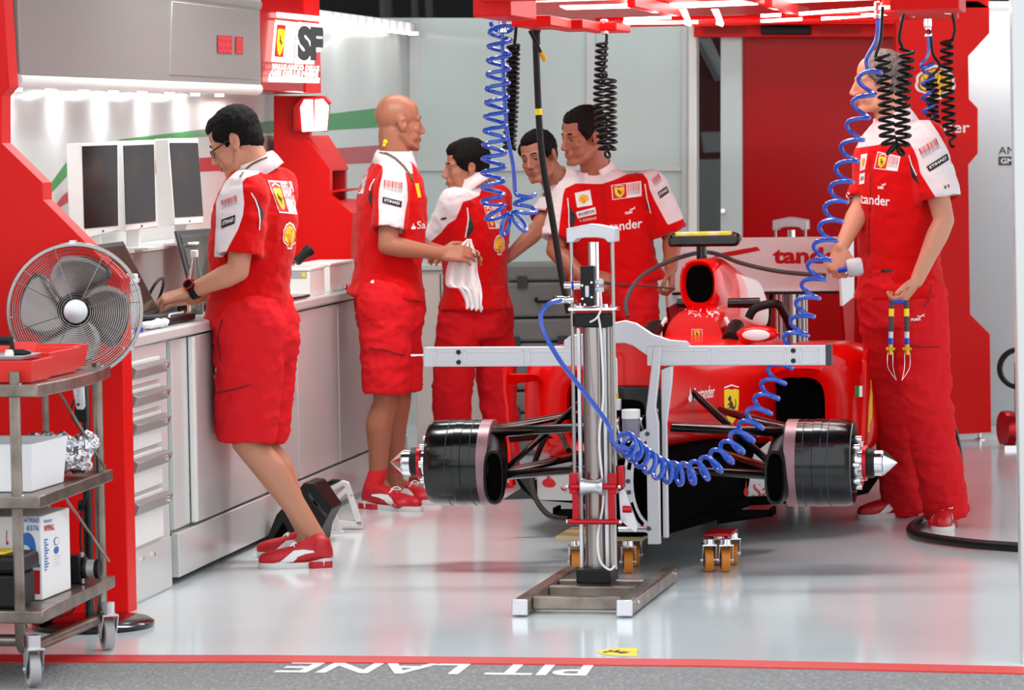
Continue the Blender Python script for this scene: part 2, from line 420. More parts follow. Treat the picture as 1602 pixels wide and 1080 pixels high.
# letters painted on the asphalt, read from inside the garage
gp = (V((0, 0, -.004)), V((0, 0, 1)))
q = [(928, 1036), (424, 1031), (438, 1054), (908, 1058)]
q = [(929, 1042), (461, 1036.5), (426, 1053), (917, 1058.5)]
decal('ground_lettering', L_text('PIT LANE', 'print_w', .02), q, flat(gp), None, maxlen=40, base=0.001, far=1,
      label='white PIT LANE lettering painted on the asphalt in front of the red line', cat='road marking')
decal('shield_sticker', [(SHIELD, 'yellow', 0)]+[(sub([(y, 1-x) for x, y in p], .25, .1, .72, .9), 'print_k', 1) for p in HORSE],
      lambda x, y: [(1004-6*y)*1.0-(1-y)*50*0+(x-.5)*6*0-(1-y)*70, 1021+ (x-.5)*13], flat((V((0, 0, 0)), V((0, 0, 1)))), None, maxlen=30, base=0.001, far=1,
      label='yellow shield sticker with a black horse on the floor behind the red line', cat='sticker')
# walls
XW, XC, XO = -4.05, -3.48, -3.80                # wall behind the counter, counter front, overhead front
DB = 21.0
def gpt(x0, d, z): return V((x0+math.tan(TH)*d, d, z))
BP = (P(640, 260, DB), GV)                       # back wall plane
def bpt(px, py, off=0.0): return onp(px, py, (BP[0]-GV*off, GV))
mb = MB(); mb.ext([gpt(XW, 11.9, 0), gpt(XW, 21.0, 0), gpt(XW, 21.0, 2.2), gpt(XW, 11.9, 2.2)], -GU*0.08); struct(mb, 'wall_left', 'white')
lp = gplane(XW)
def wallstripe(name, pts, m): decal(name, [([(0, 0), (1, 0), (1, 1), (0, 1)], m, 0)], pts, flat(lp), None, maxlen=60, base=.002, far=1, kind='structure')
wallstripe('trim_2', [(62, 322), (120, 258), (120, 231), (70, 300)], 'green')
wallstripe('trim_3', [(186, 221), (640, 197), (640, 163), (186, 218.5)], 'green')
wallstripe('trim_4', [(78, 334), (190, 262), (190, 240), (98, 306)], 'redstripe')
wallstripe('trim_5', [(190, 275), (640, 252), (640, 224), (190, 256)], 'redstripe')
def bq(x0, y0, x1, y1, off): return [bpt(x0, y1, off), bpt(x1, y1, off), bpt(x1, y0, off), bpt(x0, y0, off)]
mb = MB(); mb.ext(bq(560, 28, 1076, 690, 0), GV*0.06); struct(mb, 'wall_back', 'panelgrey')
mb = MB()
for x0, y0, x1, y1 in ((640, 30, 656, 690), (917, 40, 931, 690), (1066, 42, 1076, 690)): mb.ext(bq(x0, y0, x1, y1, .02), GV*.03)
for x0, x1 in ((656, 917), (931, 1066)): mb.ext(bq(x0, 259, x1, 268, .02), GV*.03)
struct(mb, 'trim_6', 'white', bevel=.003)
mb = MB(); mb.ext(bq(1076, 40, 1090, 700, .06), GV*.12); struct(mb, 'column_1', 'offwhite', bevel=.01)
mb = MB(); mb.ext(bq(1127, 40, 1161, 700, .05), GV*.1); struct(mb, 'column_2', 'panelgrey', bevel=.006)
mb = MB(); mb.cyl(bpt(1131, 330, .06), bpt(1131, 330, .1), .012); mb.build('door_knob', 'chrome', None, label='small round metal knob on the grey post left of the dark red panel', cat='knob')
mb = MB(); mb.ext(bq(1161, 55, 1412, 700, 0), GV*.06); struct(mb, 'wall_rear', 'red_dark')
mb = MB(); mb.ext(bq(1085, 38, 1408, 58, .12), GV*.18); mb.ext(bq(1085, 20, 1408, 38, .3), GV*.3); struct(mb, 'beam_1', 'red_panel', bevel=.004)
for a0, sd_ in ((1102, 'left'), (1282, 'right')):
    g = MB()
    for i in range(22): g.ext(bq(a0+i*3.0, 43, a0+i*3.0+1.5, 53, .125), GV*.01)
    g.build('vent_grille', 'red_dark', None, label=sd_+' one of the two slotted red vents in the crossbeam over the dark red wall', cat='vent')
mb = MB(); mb.ext(bq(1190, 40, 1268, 54, .16), GV*.05); mb.build('projector_unit', 'black', None, bevel=.008, label='black flat unit under the red crossbeam behind the lights', cat='unit')
# dark room seen through the doorway
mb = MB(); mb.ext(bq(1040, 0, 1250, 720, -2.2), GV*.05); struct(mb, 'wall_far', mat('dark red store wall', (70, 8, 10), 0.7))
mb = MB(); mb.ext([P(1098, 206, 22.2), P(1132, 206, 22.2), P(1132, 238, 22.2), P(1102, 240, 22.2)], (0, .2, 0)); e_ = P(1115, 238, 22.25); mb.box(V((e_.x, 22.3, e_.z/2-.02)), (.2, .2, e_.z-.04)); mb.build('equipment_case', 'casegrey', None, bevel=.01, label='pale case in the dark doorway between the grey posts', cat='case')
mb = MB(); mb.ext([P(1092, 58, 22.4), P(1112, 58, 22.4), P(1140, 120, 22.4), P(1128, 128, 22.4)], (0, .95, 0)); mb.build('duct', 'casegrey', None, bevel=.02, label='slanting pale duct high in the dark doorway', cat='duct')
# shaped red panel on the right
RD = 19.3
RPL = [(1402, -30), (1548, -30), (1548, 52), (1515, 88), (1516, 155), (1530, 170), (1530, 240), (1515, 258), (1518, 492), (1549, 523), (1551, 677), (1402, 684)]
rp = thing('display_panel', 'tall red panel with stepped edge and yellow scallop emblem at the right', 'panel', P(1475, 690, RD))
mb = MB(); mb.ext([P(x, y, RD) for x, y in RPL], (0, .12, 0)); mb.build('panel_board', 'red_panel', rp, bevel=.004)
for x in (1430, 1486, 1535):
    mb = MB(); mb.lathe([(.03, 0), (.03, .006), (.01, .012), (.01, .06)], Z0(x, 690)+V((0, .07, 0)), (0, 0, 1)); mb.build('levelling_foot', 'chrome', rp)
rpf = flat((P(1475, 300, RD), V((0, -1, 0))))
decal('emblem', L_shell(), pq(1432, 100, 1494, 160), rpf, rp, maxlen=30, far=1)
decal('lettering', L_text('Santander', 'print_w', .01), [(1398, 208), (1517, 208), (1517, 190), (1398, 190)], rpf, rp, maxlen=30, far=1)
# right wall and near white jamb
mb = MB(); mb.ext([P(1480, 12, 19.75), P(1720, 12, 19.75), P(1720, 690, 19.75), P(1480, 680, 19.75)], (0, .1, 0)); struct(mb, 'wall_right', 'greywall')
mb = MB(); mb.ext([P(1480, 668, 19.70), P(1720, 664, 19.70), P(1720, 690, 19.7), P(1480, 690, 19.7)], (0, .04, 0)); struct(mb, 'baseboard_right', 'white')
mb = MB(); mb.ext([P(1500, 2, 19.3), P(1720, 2, 19.3), P(1720, 12, 19.3), P(1500, 12, 19.3)], (0, .45, 0)); struct(mb, 'beam_2', 'white')
lrw = thing('lamp_strip', 'strip of small lamps on top of the right grey wall', 'lamp', P(1590, 8, 19.28))
for i in range(7): mb = MB(); mb.box(P(1552+i*14, 6, 19.28), (.016, .012, .012)); mb.build('small_lamp', 'ledsmall', lrw)
area_light('wall_washer_light', P(1560, 14, 19.5)+V((0, 0, -.02)), (.9, .15), 5, (0, .25, -1))
wr = flat((P(1560, 300, 19.75), V((0, -1, 0))))
decal('wall_note', L_text('AMB', 'print_k', .0, (0, .62, 1, .95), 1)+[(rect(0, .1, 1, .5), 'darkgrey', 0)]+L_text('GMO', 'print_w', .01, (.1, .18, .9, .42), 1), pq(1562, 228, 1600, 262), wr, None, maxlen=30, far=1,
      label='small black lettering and dark bar printed on the right grey wall', cat='lettering')
mb = MB(); mb.ext([P(1589, -40, 11.95), P(1720, -40, 11.95), P(1720, 1180, 11.95), P(1602, 1180, 11.95)], (0, .04, 0))
q = [Z0(1599.6, 1040), V((2.4, 11.6, 0)), V((2.4, 11.6, 2.6)), Z0(1599.6, 1040)+V((-.02, 0, 2.6))]
mb = MB(); mb.ext(q, (0, .06, 0)); struct(mb, 'wall_front', 'white', bevel=.004)
# ceiling and garage sides beyond the picture
mb = MB(); mb.box((0, 17.4, 3.46), (12, 11.4, .1)); struct(mb, 'ceiling', 'ceil')
mb = MB(); mb.box((0, 23.4, 1.7), (12, .1, 3.5)); struct(mb, 'wall_end', 'ceil')
for nx, px_ in (('pipe', 605), ('pipe', 650), ('pipe', 672)):
    mb = MB(); mb.cyl(P(px_, 40, 22.5), P(px_-3, -40, 22.5), .025 if px_ > 610 else .04); mb.build('pipe', 'darkgrey', None, label='dark vertical pipes in the shadow above the back wall', cat='pipe', group='pipes above the back wall')
# unseen housings added for the ceiling fill lights (set at the top)
for y_, x_ in ((14.6, .2), (17.0, .6), (19.4, .9)):
    mb = MB(); mb.box((x_, y_, 3.37), (3.3, .6, .06)); mb.build('fill_light_housing', 'offwhite', None, bevel=.01, label='long white housing of an added fill light under the dark ceiling', cat='lamp', group='added ceiling fill lights')
# the left front red panel
LD = 12.86
LP = [(-160, -40), (3, -40), (14, 137), (2, 150), (2, 224), (66, 286), (67, 313), (190, 436), (201, 966), (-160, 970)]
lpn = thing('partition_panel', 'large red partition panel with stepped edge at the left behind the fan', 'panel', P(100, 968, LD))
mb = MB(); mb.ext([P(x, y, LD) for x, y in LP], (0.02, .10, 0)); mb.build('panel_board', 'red_panel', lpn, bevel=.004)
# ---------------------------------------------------------------- counter run
dF = lambda px: dof_px(XC, px)
def cpt(d, z, off=0.0): return V((XC+math.tan(TH)*d, d, z))-GU*off
CH = .925
dr = thing('drawer_unit', 'white drawer unit with five grey bar handles beside the red partition', 'cabinet', cpt(13.3, 0, .3))
d0, d1 = 12.98, 13.555
mb = MB(); mb.ext([cpt(d0, .0), cpt(d1, .0), cpt(d1, CH-.045), cpt(d0, CH-.045)], -GU*.55); mb.build('body', 'white', dr, bevel=.004)
zs = [.84, .745, .65, .52, .375, .19]
for i in range(5):
    zt, zb = zs[i]-.005, zs[i+1]+.01
    mb = MB(); mb.ext([cpt(d0+.02, zb, -.012), cpt(d1-.13, zb, -.012), cpt(d1-.13, zt, -.012), cpt(d0+.02, zt, -.012)], -GU*.012); dw = mb.build('drawer', 'offwhite', dr, bevel=.004)
    zc = zt-.035; hb = MB()
    hb.ext([cpt(d0+.02, zc-.022, -.03), cpt(d0+.02, zc+.012, -.045), cpt(d0+.02, zc+.024, -.025), cpt(d0+.02, zc+.024, -.012), cpt(d0+.02, zc-.022, -.012)], GV*(d1-d0-.12)); hb.build('handle', 'cabgrey', dw, bevel=.004)
    sb = MB(); sb.cyl(cpt(d1-.17, zc, -.036), cpt(d1-.17, zc, -.05), .009, 12); sb.build('screw', 'chrome', dw)
mb = MB(); mb.ext([cpt(d0, .01, -.004), cpt(d1, .01, -.004), cpt(d1, .185, -.004), cpt(d0, .185, -.004)], -GU*.01); kp = mb.build('kick_panel', 'white', dr)
for t in (.3, .55):
    sb = MB(); sb.cyl(cpt(d0+(d1-d0)*t, .15, -.004), cpt(d0+(d1-d0)*t, .15, -.012), .008, 10); sb.build('screw', 'chrome', kp)
# main block
mc = thing('base_cabinet', 'long white base cabinet under the worktop behind the men in shorts', 'cabinet', cpt(15.6, 0, .3))
e0, e1 = 13.66, 17.9
mb = MB(); mb.ext([cpt(e0, .1, .03), cpt(e1, .1, .03), cpt(e1, CH-.045, .03), cpt(e0, CH-.045, .03)], -GU*.5); mb.build('body', 'white', mc)
mb = MB(); mb.ext([cpt(e0, .025, -.004), cpt(e1, .025, -.004), cpt(e1, .185, -.004), cpt(e0, .185, -.004)], -GU*.03); mb.build('kick_panel', 'white', mc, bevel=.004)
ed = [e0, 13.90, 15.05, 15.62, 16.42, 17.1, e1]
for a, b in zip(ed, ed[1:]):
    off = .012 if a == e0 else -.002
    mb = MB(); mb.ext([cpt(a+.008, .195, off), cpt(b-.008, .195, off), cpt(b-.008, CH-.05, off), cpt(a+.008, CH-.05, off)], -GU*.018); dd = mb.build('door', 'white', mc, bevel=.003)
    if a > 15 and a < 15.5:
        hb = MB(); hb.ext([cpt(a+.05, .50, -.018), cpt(a+.09, .50, -.018), cpt(a+.09, .62, -.018), cpt(a+.05, .62, -.018)], -GU*.014); hb.build('handle', 'offwhite', dd, bevel=.003)
pr = MB(); pr.ext([cpt(13.895, .2, -.01), cpt(13.93, .2, -.01), cpt(13.93, CH-.05, -.01), cpt(13.895, CH-.05, -.01)], -GU*.02); pr.build('edge_profile', 'offwhite', mc, bevel=.003)
cw = thing('cabinet_caster', 'orange wheeled caster between drawer unit and base cabinet', 'caster', cpt(13.64, 0, .06))
mb = MB(); mb.cyl(cpt(13.607, .047, .03), cpt(13.607, .047, .06), .045, 24); mb.build('wheel', 'orange', cw)
mb = MB(); mb.cyl(cpt(13.607, .047, .028), cpt(13.607, .047, .062), .028, 20); mb.box(cpt(13.607, .12, .045), (.05, .05, .06)); mb.build('fork', 'darkgrey', cw)
mb = MB(); mb.ext([cpt(12.9, CH-.042, -.015), cpt(e1, CH-.042, -.015), cpt(e1, CH, -.015), cpt(12.9, CH, -.015)], -GU*.575); wt = mb.build('worktop', 'white', None, bevel=.01, label='long white worktop running along the left wall', cat='worktop')
mb = MB(); mb.ext([cpt(13.0, CH, .46), cpt(17.5, CH, .46), cpt(17.5, 1.17, .46), cpt(13.0, 1.17, .46)], -GU*.1); bs = mb.build('back_ledge', 'cabgrey', None, bevel=.004, label='low grey boxed ledge on the worktop under the monitors', cat='ledge')
# overhead cabinet, lit underneath
def opt(d, z, off=0.0): return V((XO+math.tan(TH)*d, d, z))-GU*off
oc = thing('overhead_cabinet', 'long silver grey overhead cabinet above the monitors', 'cabinet', opt(14.6, 1.78, .1))
d2 = dof_px(XO, 417)
mb = MB(); mb.ext([opt(12.97, 1.815), opt(d2, 1.815), opt(d2, 2.16), opt(12.97, 2.16)], -GU*.24); mb.build('body', 'cabgrey', oc, bevel=.006)
mb = MB(); mb.tube([opt(12.97, 1.80, .02), opt(d2, 1.80, .02)], .026, 12); mb.build('lower_rail', 'offwhite', oc)
mb = MB(); mb.tube([opt(12.97, 2.16, .02), opt(d2, 2.16, .02)], .03, 12); mb.build('upper_rail', 'cabgrey', oc)
dm = dof_px(XO, 273)
mb = MB(); mb.ext([opt(dm, 1.84, -.004), opt(d2-.02, 1.84, -.004), opt(d2-.02, 2.13, -.004), opt(dm+.06, 2.13, -.004)], -GU*.01); mb.build('panel', 'cabgrey', oc, bevel=.004)
of = flat(gplane(XO+.006))
def seg7(x0, y0, w_, h_):
    l = []
    for (a, b, c, d) in ((.1, .9, .9, 1), (.1, .45, .9, .55), (.1, 0, .9, .1), (0, .5, .15, .95), (.85, .5, 1, .95), (0, .05, .15, .5), (.85, .05, 1, .5)): l.append((rect(x0+w_*a, y0+h_*b, x0+w_*c, y0+h_*d), 'digits', 1))
    return l
decal('clock_digits', [(rect(0, 0, .58, 1), 'redstripe', 0), (rect(.7, 0, 1, 1), 'redstripe', 0)]+seg7(.04, .1, .15, .8)+seg7(.22, .1, .15, .8)+seg7(.4, .1, .15, .8)+seg7(.77, .1, .16, .8), [(340, 83), (380, 85), (380, 58), (340, 55)], of, oc, maxlen=30, far=1)
lights = MB()
for i in range(9): lights = MB(); lights.box(opt(13.02+i*.42, 1.775, .16), (.035, .05, .012)); lights.build('small_lamp', 'ledsmall', oc)
for i in range(6): area_light('under_cabinet_light', opt(12.95+i*.62, 1.765, .17), (.06, .08), .75, (-.25, .04, -1), (.96, .98, 1))
# lit sign box at the far end of the overhead cabinet
sb = thing('sign_box', 'red sign box with lit white panels above the far red partition', 'sign', opt(17, 1.75, .1))
d3 = dof_px(XO, 508)
mb = MB(); mb.ext([opt(d2+.01, 1.79), opt(d2+.01, 2.24), opt(d2+.01, 2.24, .25), opt(d2+.01, 1.79, .25)][::-1], GV*(d3-d2))
mb.ext([opt(d3, 1.79), opt(d3, 2.24), opt(d3+.25, 2.24, .12), opt(d3+.25, 1.79, .12)], -GU*.12); mb.build('box', 'red_dark', sb, bevel=.006)
mb = MB(); mb.ext([opt(d3-.32, 1.79, -.005), opt(d3, 1.79, -.005), opt(d3, 2.24, -.005), opt(d3-.32, 2.24, -.005)], -GU*.01); mb.build('edge_panel', 'red_panel', sb)
sf = flat(gplane(XO+.014))
decal('lit_panel', [(rect(), 'signlit', 0)], [(432, 27), (509, 34.5), (509, 26.5), (432, 19)], sf, sb, maxlen=30, far=1)
decal('lit_panel', [(rect(), 'signlit', 0), (rect(.1, .12, .52, .9), 'print_r', 1), (sub(SHIELD, .16, .15, .5, .8), 'signyel', 2)]+[(sub(p, .22, .3, .44, .68), 'print_k', 3) for p in HORSE], [(424, 96), (458, 99), (463, 35), (430, 31)], sf, sb, maxlen=30, far=1)
decal('lit_panel', [([(0, 0), (.68, 0), (.72, .3), (.93, .32), (1, 1), (.1, 1)], 'signlit', 0)]+L_text('SF', 'darkgrey', .07, (.1, .08, 1.0, .93), 1), [(460, 100), (505, 101), (505, 38), (460, 34)], sf, sb, maxlen=30, far=1)
decal('lit_lettering', L_text('VALLE AMICO DELLE', 'signlit', .05, (.02, .52, 1, .98), 0)+L_text('ASSI DELLE PREMI', 'signlit', .05, (0, 0, .98, .46), 0), [(420, 118), (498, 121), (499, 103), (424, 99)], sf, sb, maxlen=30, far=1)
decal('lit_panel', [(rect(), 'signlit', 0)], [(419, 128), (499, 130), (500, 122), (420, 119)], sf, sb, maxlen=30, far=1)
# far red partition with its lamp
PD = 17.62
fp = thing('partition_panel', 'red stepped partition with a bright lamp at the far end of the worktop', 'panel', P(490, 410, PD))
prof = [(428, 150), (506, 150), (515, 160), (500, 178), (484, 196), (484, 208), (480, 218), (516, 264), (516, 304), (551, 334), (548, 407), (428, 415)]
mb = MB(); mb.ext([P(x, y, PD) for x, y in prof], GV*.06); mb.build('panel_board', 'red_panel', fp, bevel=.003)
back = [(x, y) for x, y in prof]
mb = MB(); ring0 = [P(x, y, PD+.05) for x, y in ((484, 212), (516, 264), (516, 268), (428, 268), (428, 212))]
mb.ext(ring0, GV*.42); mb.build('upper_box', 'red_panel', fp, bevel=.004)
mb = MB(); mb.ext([P(x, y, PD+.05) for x, y in ((428, 312), (528, 314), (551, 334), (548, 407), (428, 410))], GV*.42); mb.build('lower_box', 'red_panel', fp, bevel=.004)
mb = MB(); mb.ext([P(x, y, PD+.42) for x, y in ((440, 262), (540, 262), (540, 320), (440, 320))], GV*.04); mb.build('back_board', 'red_dark', fp)
mb = MB(); mb.ext([P(x, y, PD+.02) for x, y in ((505, 300), (535, 296), (535, 299), (505, 304))], GV*.4); mb.build('shelf', 'red_panel', fp)
lm = thing('wall_lamp', 'bright double lamp under the lit sign box', 'lamp', P(488, 207, PD-.05))
mb = MB(); mb.ext([P(x, y, PD-.05) for x, y in ((458, 166), (472, 152), (503, 150), (516, 166), (512, 206), (458, 206))], (0, .045, 0)); mb.build('housing', 'red_dark', lm, bevel=.003)
for q in ([(470, 168), (476, 156), (489, 156), (490, 205), (473, 206)], [(492, 205), (493, 156), (505, 155), (514, 166), (511, 204)]):
    mb = MB(); mb.ext([P(x, y, PD-.07) for x, y in q], (0, .02, 0)); mb.build('bulb_panel', mat('lit lamp panel', (255, 255, 255), emit=(255, 248, 240), estr=3), lm)
# led rail along the top of the left wall
mb = MB(); mb.ext([gpt(XW+.02, 18.0, 2.14), gpt(XW+.02, 20.9, 2.14), gpt(XW+.02, 20.9, 2.20), gpt(XW+.02, 18.0, 2.20)], GU*.05); lr = mb.build('wall_light_rail', 'offwhite', None, bevel=.004, label='lit white rail along the top of the left wall', cat='lamp')
for i in range(14): mb = MB(); mb.box(gpt(XW+.10, 18.1+i*.2, 2.135), (.05, .09, .012)); mb.build('small_lamp', 'ledsmall', lr)
for i in range(3): area_light('wall_rail_light', gpt(XW+.16, 18.3+i*.9, 2.12), (.08, .8), .6, (-.5, 0, -1), (.95, 1, .98))
# ================================================================ racing car on its dollies
PS = math.radians(11.2)
CU, CV = V((math.cos(PS), -math.sin(PS), 0)), V((math.sin(PS), math.cos(PS), 0))
CO = V((.464, 14.0, 0)); RC = Matrix.Rotation(-PS, 3, 'Z')
def cp(u, v, z): return CO+CU*u+CV*v+Zu*z
car = thing('racing_car', 'red open wheel racing car without nose and wheels, raised in the garage', 'car', cp(0, 1.6, 0))
def rr(v, cu, cz, hu, hz, p=3.0, n=28, top=None):
    """superellipse section at station v"""
    out = []
    for i in range(n):
        a = 2*math.pi*i/n; c, s = math.cos(a), math.sin(a)
        x = math.copysign(abs(c)**(2/p), c); y = math.copysign(abs(s)**(2/p), s)
        out.append(cp(cu+hu*x, v, cz+hz*y))
    return out
# chassis
mb = MB()
mb.loft([rr(-.33, 0, .64, .155, .2, 3.2), rr(-.2, 0, .64, .17, .205, 3.2), rr(.15, 0, .62, .2, .2, 3.6), rr(.55, 0, .60, .25, .19, 4), rr(1.0, 0, .57, .30, .20, 4.5), rr(1.5, 0, .53, .33, .24, 5), rr(2.2, 0, .5, .30, .24, 4), rr(2.9, 0, .48, .17, .17, 3), rr(3.25, 0, .47, .1, .12, 3)])
ch = mb.build('chassis', 'red_car', car)
ch_b = MB(); ch_b.v, ch_b.f, ch_b.m = mb.v, mb.f, mb.m
ch_bv = BVHTree.FromPolygons(mb.v, mb.f)
mb = MB(); mb.loft([rr(-.335, 0, .555, .15, .135, 6), rr(-.37, 0, .555, .145, .13, 6)]); bk = mb.build('front_bulkhead', 'carbon', car, bevel=.006)
mb = MB(); mb.loft([rr(-.371, -.02, .555, .10, .085, 5), rr(-.378, -.02, .555, .10, .085, 5)]); mb.build('opening', 'void', bk)  # black plate painted as the shaded hollow of the bulkhead
for u, z in ((.115, .60), (.115, .52), (-.125, .6), (-.125, .5)):
    mb = MB(); mb.lathe([(.014, 0), (.014, .012), (.007, .013), (.007, .003)], cp(u, -.37, z), -CV, 14); mb.build('socket', 'chrome', bk)
mb = MB()
for i in range(9): mb.tube(spline([cp(-.1+.022*i, -.375, .60-.008*(i % 3)), cp(-.09+.02*i, -.42, .56), cp(-.1+.024*i, -.38, .49)], 5), .006, 6)
mb.build('fittings', 'chrome', bk)
mb = MB(); mb.tube(spline([cp(-.06, -.38, .52), cp(-.03, -.44, .49), cp(.0, -.4, .44)], 6), .005, 6); mb.build('yellow_wire', 'yellow', bk)
# dark underside, tray and floor
mb = MB(); mb.loft([rr(-.36, 0, .30, .145, .15, 6), rr(0, 0, .30, .19, .155, 6), rr(.5, 0, .28, .24, .15, 6), rr(1.1, 0, .26, .27, .13, 6), rr(1.5, 0, .25, .27, .12, 6)]); mb.build('keel', 'blacksatin', car)
mb = MB()
pl = [(-.30, .125), (.2, .24), (.8, .30), (1.0, .60), (1.3, .70), (2.4, .66), (3.0, .42), (3.3, .3)]
mb.ext([cp(w_, v, .145) for v, w_ in pl]+[cp(-w_, v, .145) for v, w_ in pl[::-1]], (0, 0, .03)); mb.build('floor_tray', 'blacksatin', car, bevel=.004)
for s in (-1, 1):
    mb = MB(); mb.ext([cp(s*.25, .2, .135), cp(s*.42, .5, .135), cp(s*.42, .6, .135), cp(s*.25, .6, .135)], (0, 0, .015)); mb.ext([cp(s*.41, .48, .135), cp(s*.42, .48, .135), cp(s*.42, .48, .165), cp(s*.41, .48, .165)], CV*.12); mb.build('splitter_vane', 'blacksatin', car)
# sidepods
for s in (-1, 1):
    side = 'right' if s > 0 else 'left'
    def so(v, cu, cz, hu, hz, p): return rr(v, s*cu, cz, hu, hz, p, 40)
    mb = MB()
    mb.loft([so(1.80, .41, .47, .095, .12, 4), so(1.48, .405, .465, .10, .125, 4), so(1.37, .412, .468, .112, .135, 3.6), so(1.35, .43, .475, .14, .165, 3.4), so(1.37, .46, .485, .19, .215, 3.3), so(1.44, .485, .49, .225, .235, 3.3), so(1.6, .49, .49, .235, .24, 3.4), so(2.0, .46, .48, .235, .235, 3.4), so(2.5, .36, .44, .2, .2, 3), so(3.0, .22, .38, .12, .14, 3)], cap=False)
    sp = mb.build('sidepod', 'red_car', car)
    if s > 0: sp_bv = BVHTree.FromPolygons(mb.v, mb.f)
    mb = MB(); mb.loft([so(1.40, .408, .467, .104, .128, 4), so(1.8, .41, .47, .093, .118, 4)], cap=True); mb.build('air_inlet', 'void', sp)
    for (du, dz) in ((.20, .62), (.22, .56), (.25, .56), (.245, .61)):
        b_ = MB(); b_.cyl(cp(s*(.33+du), 1.405+(du-.2)*.6, dz), cp(s*(.33+du), 1.385, dz), .006, 10); b_.build('fastener', 'black', sp)
    # upright vane beside the pod
    mb = MB(); x = .69 if s > 0 else .735
    mb.ext([cp(s*x, 1.2, .68), cp(s*x, 1.34, .72), cp(s*(x+.005), 1.33, .56), cp(s*(x-.0), 1.30, .50), cp(s*(x-.01), 1.30, .30), cp(s*(x-.02), 1.26, .18), cp(s*(x-.02), 1.20, .18), cp(s*(x-.005), 1.22, .5), cp(s*x, 1.2, .56)], CU*s*.016); vn = mb.build('turning_vane', 'red_car', car, bevel=.003)
    if s < 0: mb = MB(); mb.ext([cp(s*.74, 1.25, .585), cp(s*.74, 1.25, .63), cp(s*.64, 1.40, .615), cp(s*.55, 1.42, .60), cp(s*.55, 1.42, .59), cp(s*.64, 1.40, .59)], CV*.02) ; mb.build('vane_strut', 'red_car', car, bevel=.004)
    # white board below
    u0, u1 = (.27, .50) if s > 0 else (.38, .57)
    mb = MB(); mb.ext([cp(s*u0, .86, .155), cp(s*u1, .95, .15), cp(s*u1, .95, .265), cp(s*(u0+.02), .86, .27)], CV*.012); bb = mb.build('barge_board', 'white', car, bevel=.003)
    fpl = (cp(s*u0, .858, .2), (cp(s*u1, .948, .2)-cp(s*u0, .858, .2)).cross(Zu).normalized())
    if s < 0: decal('lettering', [(sub(p, 0, .1, .16, 1), 'print_r', 1) for p in FLAME]+L_text('Santander', 'print_r', .0, (.21, .0, 1, .85), 1), [(848, 765), (990, 778), (990, 745), (848, 735)], flat(fpl), bb, far=1)
    else: decal('lettering', [(sub(p, 0, .1, .2, 1), 'print_r', 1) for p in FLAME]+L_text('Sa', 'print_r', .0, (.35, .0, 1, .85), 1), [(1163, 780), (1205, 780), (1205, 750), (1163, 750)], flat(fpl), bb, far=1)
    if s > 0:
        mb = MB(); mb.ext([cp(.28, .9, .29), cp(.44, .95, .27), cp(.45, .95, .33), cp(.43, .93, .39), cp(.36, .9, .385), cp(.30, .88, .34)], CV*.012); mb.build('upper_board', 'white', car, bevel=.006)
        mb = MB(); mb.ext([cp(.32, .8, .41), cp(.46, .9, .425), cp(.46, .93, .46), cp(.40, .9, .455)], CV*.012); mb.build('flap', 'casegrey', car)
    else:
        mb = MB(); mb.ext([cp(-.36, .2, .455), cp(-.5, .06, .45), cp(-.51, .06, .505), cp(-.45, .15, .51)], CV*.02); mb.build('flap', 'carbon', car)
        mb = MB(); mb.ext([cp(-.70, .9, .155), cp(-.585, .95, .155), cp(-.59, .92, .25), cp(-.67, .9, .29), cp(-.625, .9, .2)], CV*.03); mb.build('dark_vane', 'carbon', car)
# cockpit surround and airbox
mb = MB(); mb.loft([rr(1.42, -.01, .70, .125, .165, 2.4), rr(1.5, -.01, .70, .135, .175, 2.4), rr(1.62, 0, .70, .13, .18, 2.4), rr(1.9, 0, .70, .13, .2, 2.4)]); hd = mb.build('headrest_fairing', 'red_car', car)
hd_bv = BVHTree.FromPolygons(mb.v, mb.f)
for s in (-1, 1):
    mb = MB(); mb.tube(spline([cp(s*.17, 1.2, .76), cp(s*.165, 1.4, .80), cp(s*.14, 1.55, .78)], 6), .035, 12); mb.build('cockpit_padding', 'black', car)
    mb = MB(); mb.tube(spline([cp(s*.135, 1.38, .74), cp(s*.14, 1.40, .80), cp(s*.12, 1.42, .84)], 6), .008, 8); mb.build('edge_trim', 'offwhite', car)
    mb = MB(); mb.ell(cp(s*.285, 1.15, .79), (.085, .05, .033), RC); mi = mb.build('mirror', 'red_car', car)
    mb = MB(); mb.ell(cp(s*.285, 1.105, .787), (.055, .01, .022), RC); mb.build('lens_cover', 'print_w', mi)
    mb = MB(); mb.tube([cp(s*.22, 1.15, .76), cp(s*.3, 1.15, .78)], .02); mb.build('bracket', 'red_car', mi)
mb = MB(); mb.tube(spline([cp(.19, 1.6, .83), cp(.22, 1.6, .87), cp(.30, 1.62, .885), cp(.33, 1.66, .84), cp(.35, 1.7, .78)], 6), .018, 10); mb.build('shoulder_strap', 'black', car)
mb = MB()
mb.loft([rr(1.76, 0, .965, .055, .075, 2.6), rr(1.66, -.02, .968, .058, .078, 2.6), rr(1.635, -.02, .968, .068, .092, 2.6), rr(1.65, -.02, .965, .078, .103, 2.6), rr(1.75, -.015, .95, .085, .118, 2.6), rr(1.95, 0, .88, .10, .185, 2.4), rr(2.4, 0, .80, .12, .2, 2.2), rr(2.9, 0, .70, .09, .16, 2.2), rr(3.25, 0, .6, .05, .1, 2.2)], cap=False)
ab = mb.build('engine_cover', 'red_car', car); ab_bv = BVHTree.FromPolygons(mb.v, mb.f)
mb = MB(); mb.loft([rr(1.67, -.02, .968, .059, .079, 2.6), rr(1.8, -.01, .965, .05, .07, 2.6)]); mb.build('airbox_inlet', 'void', ab)
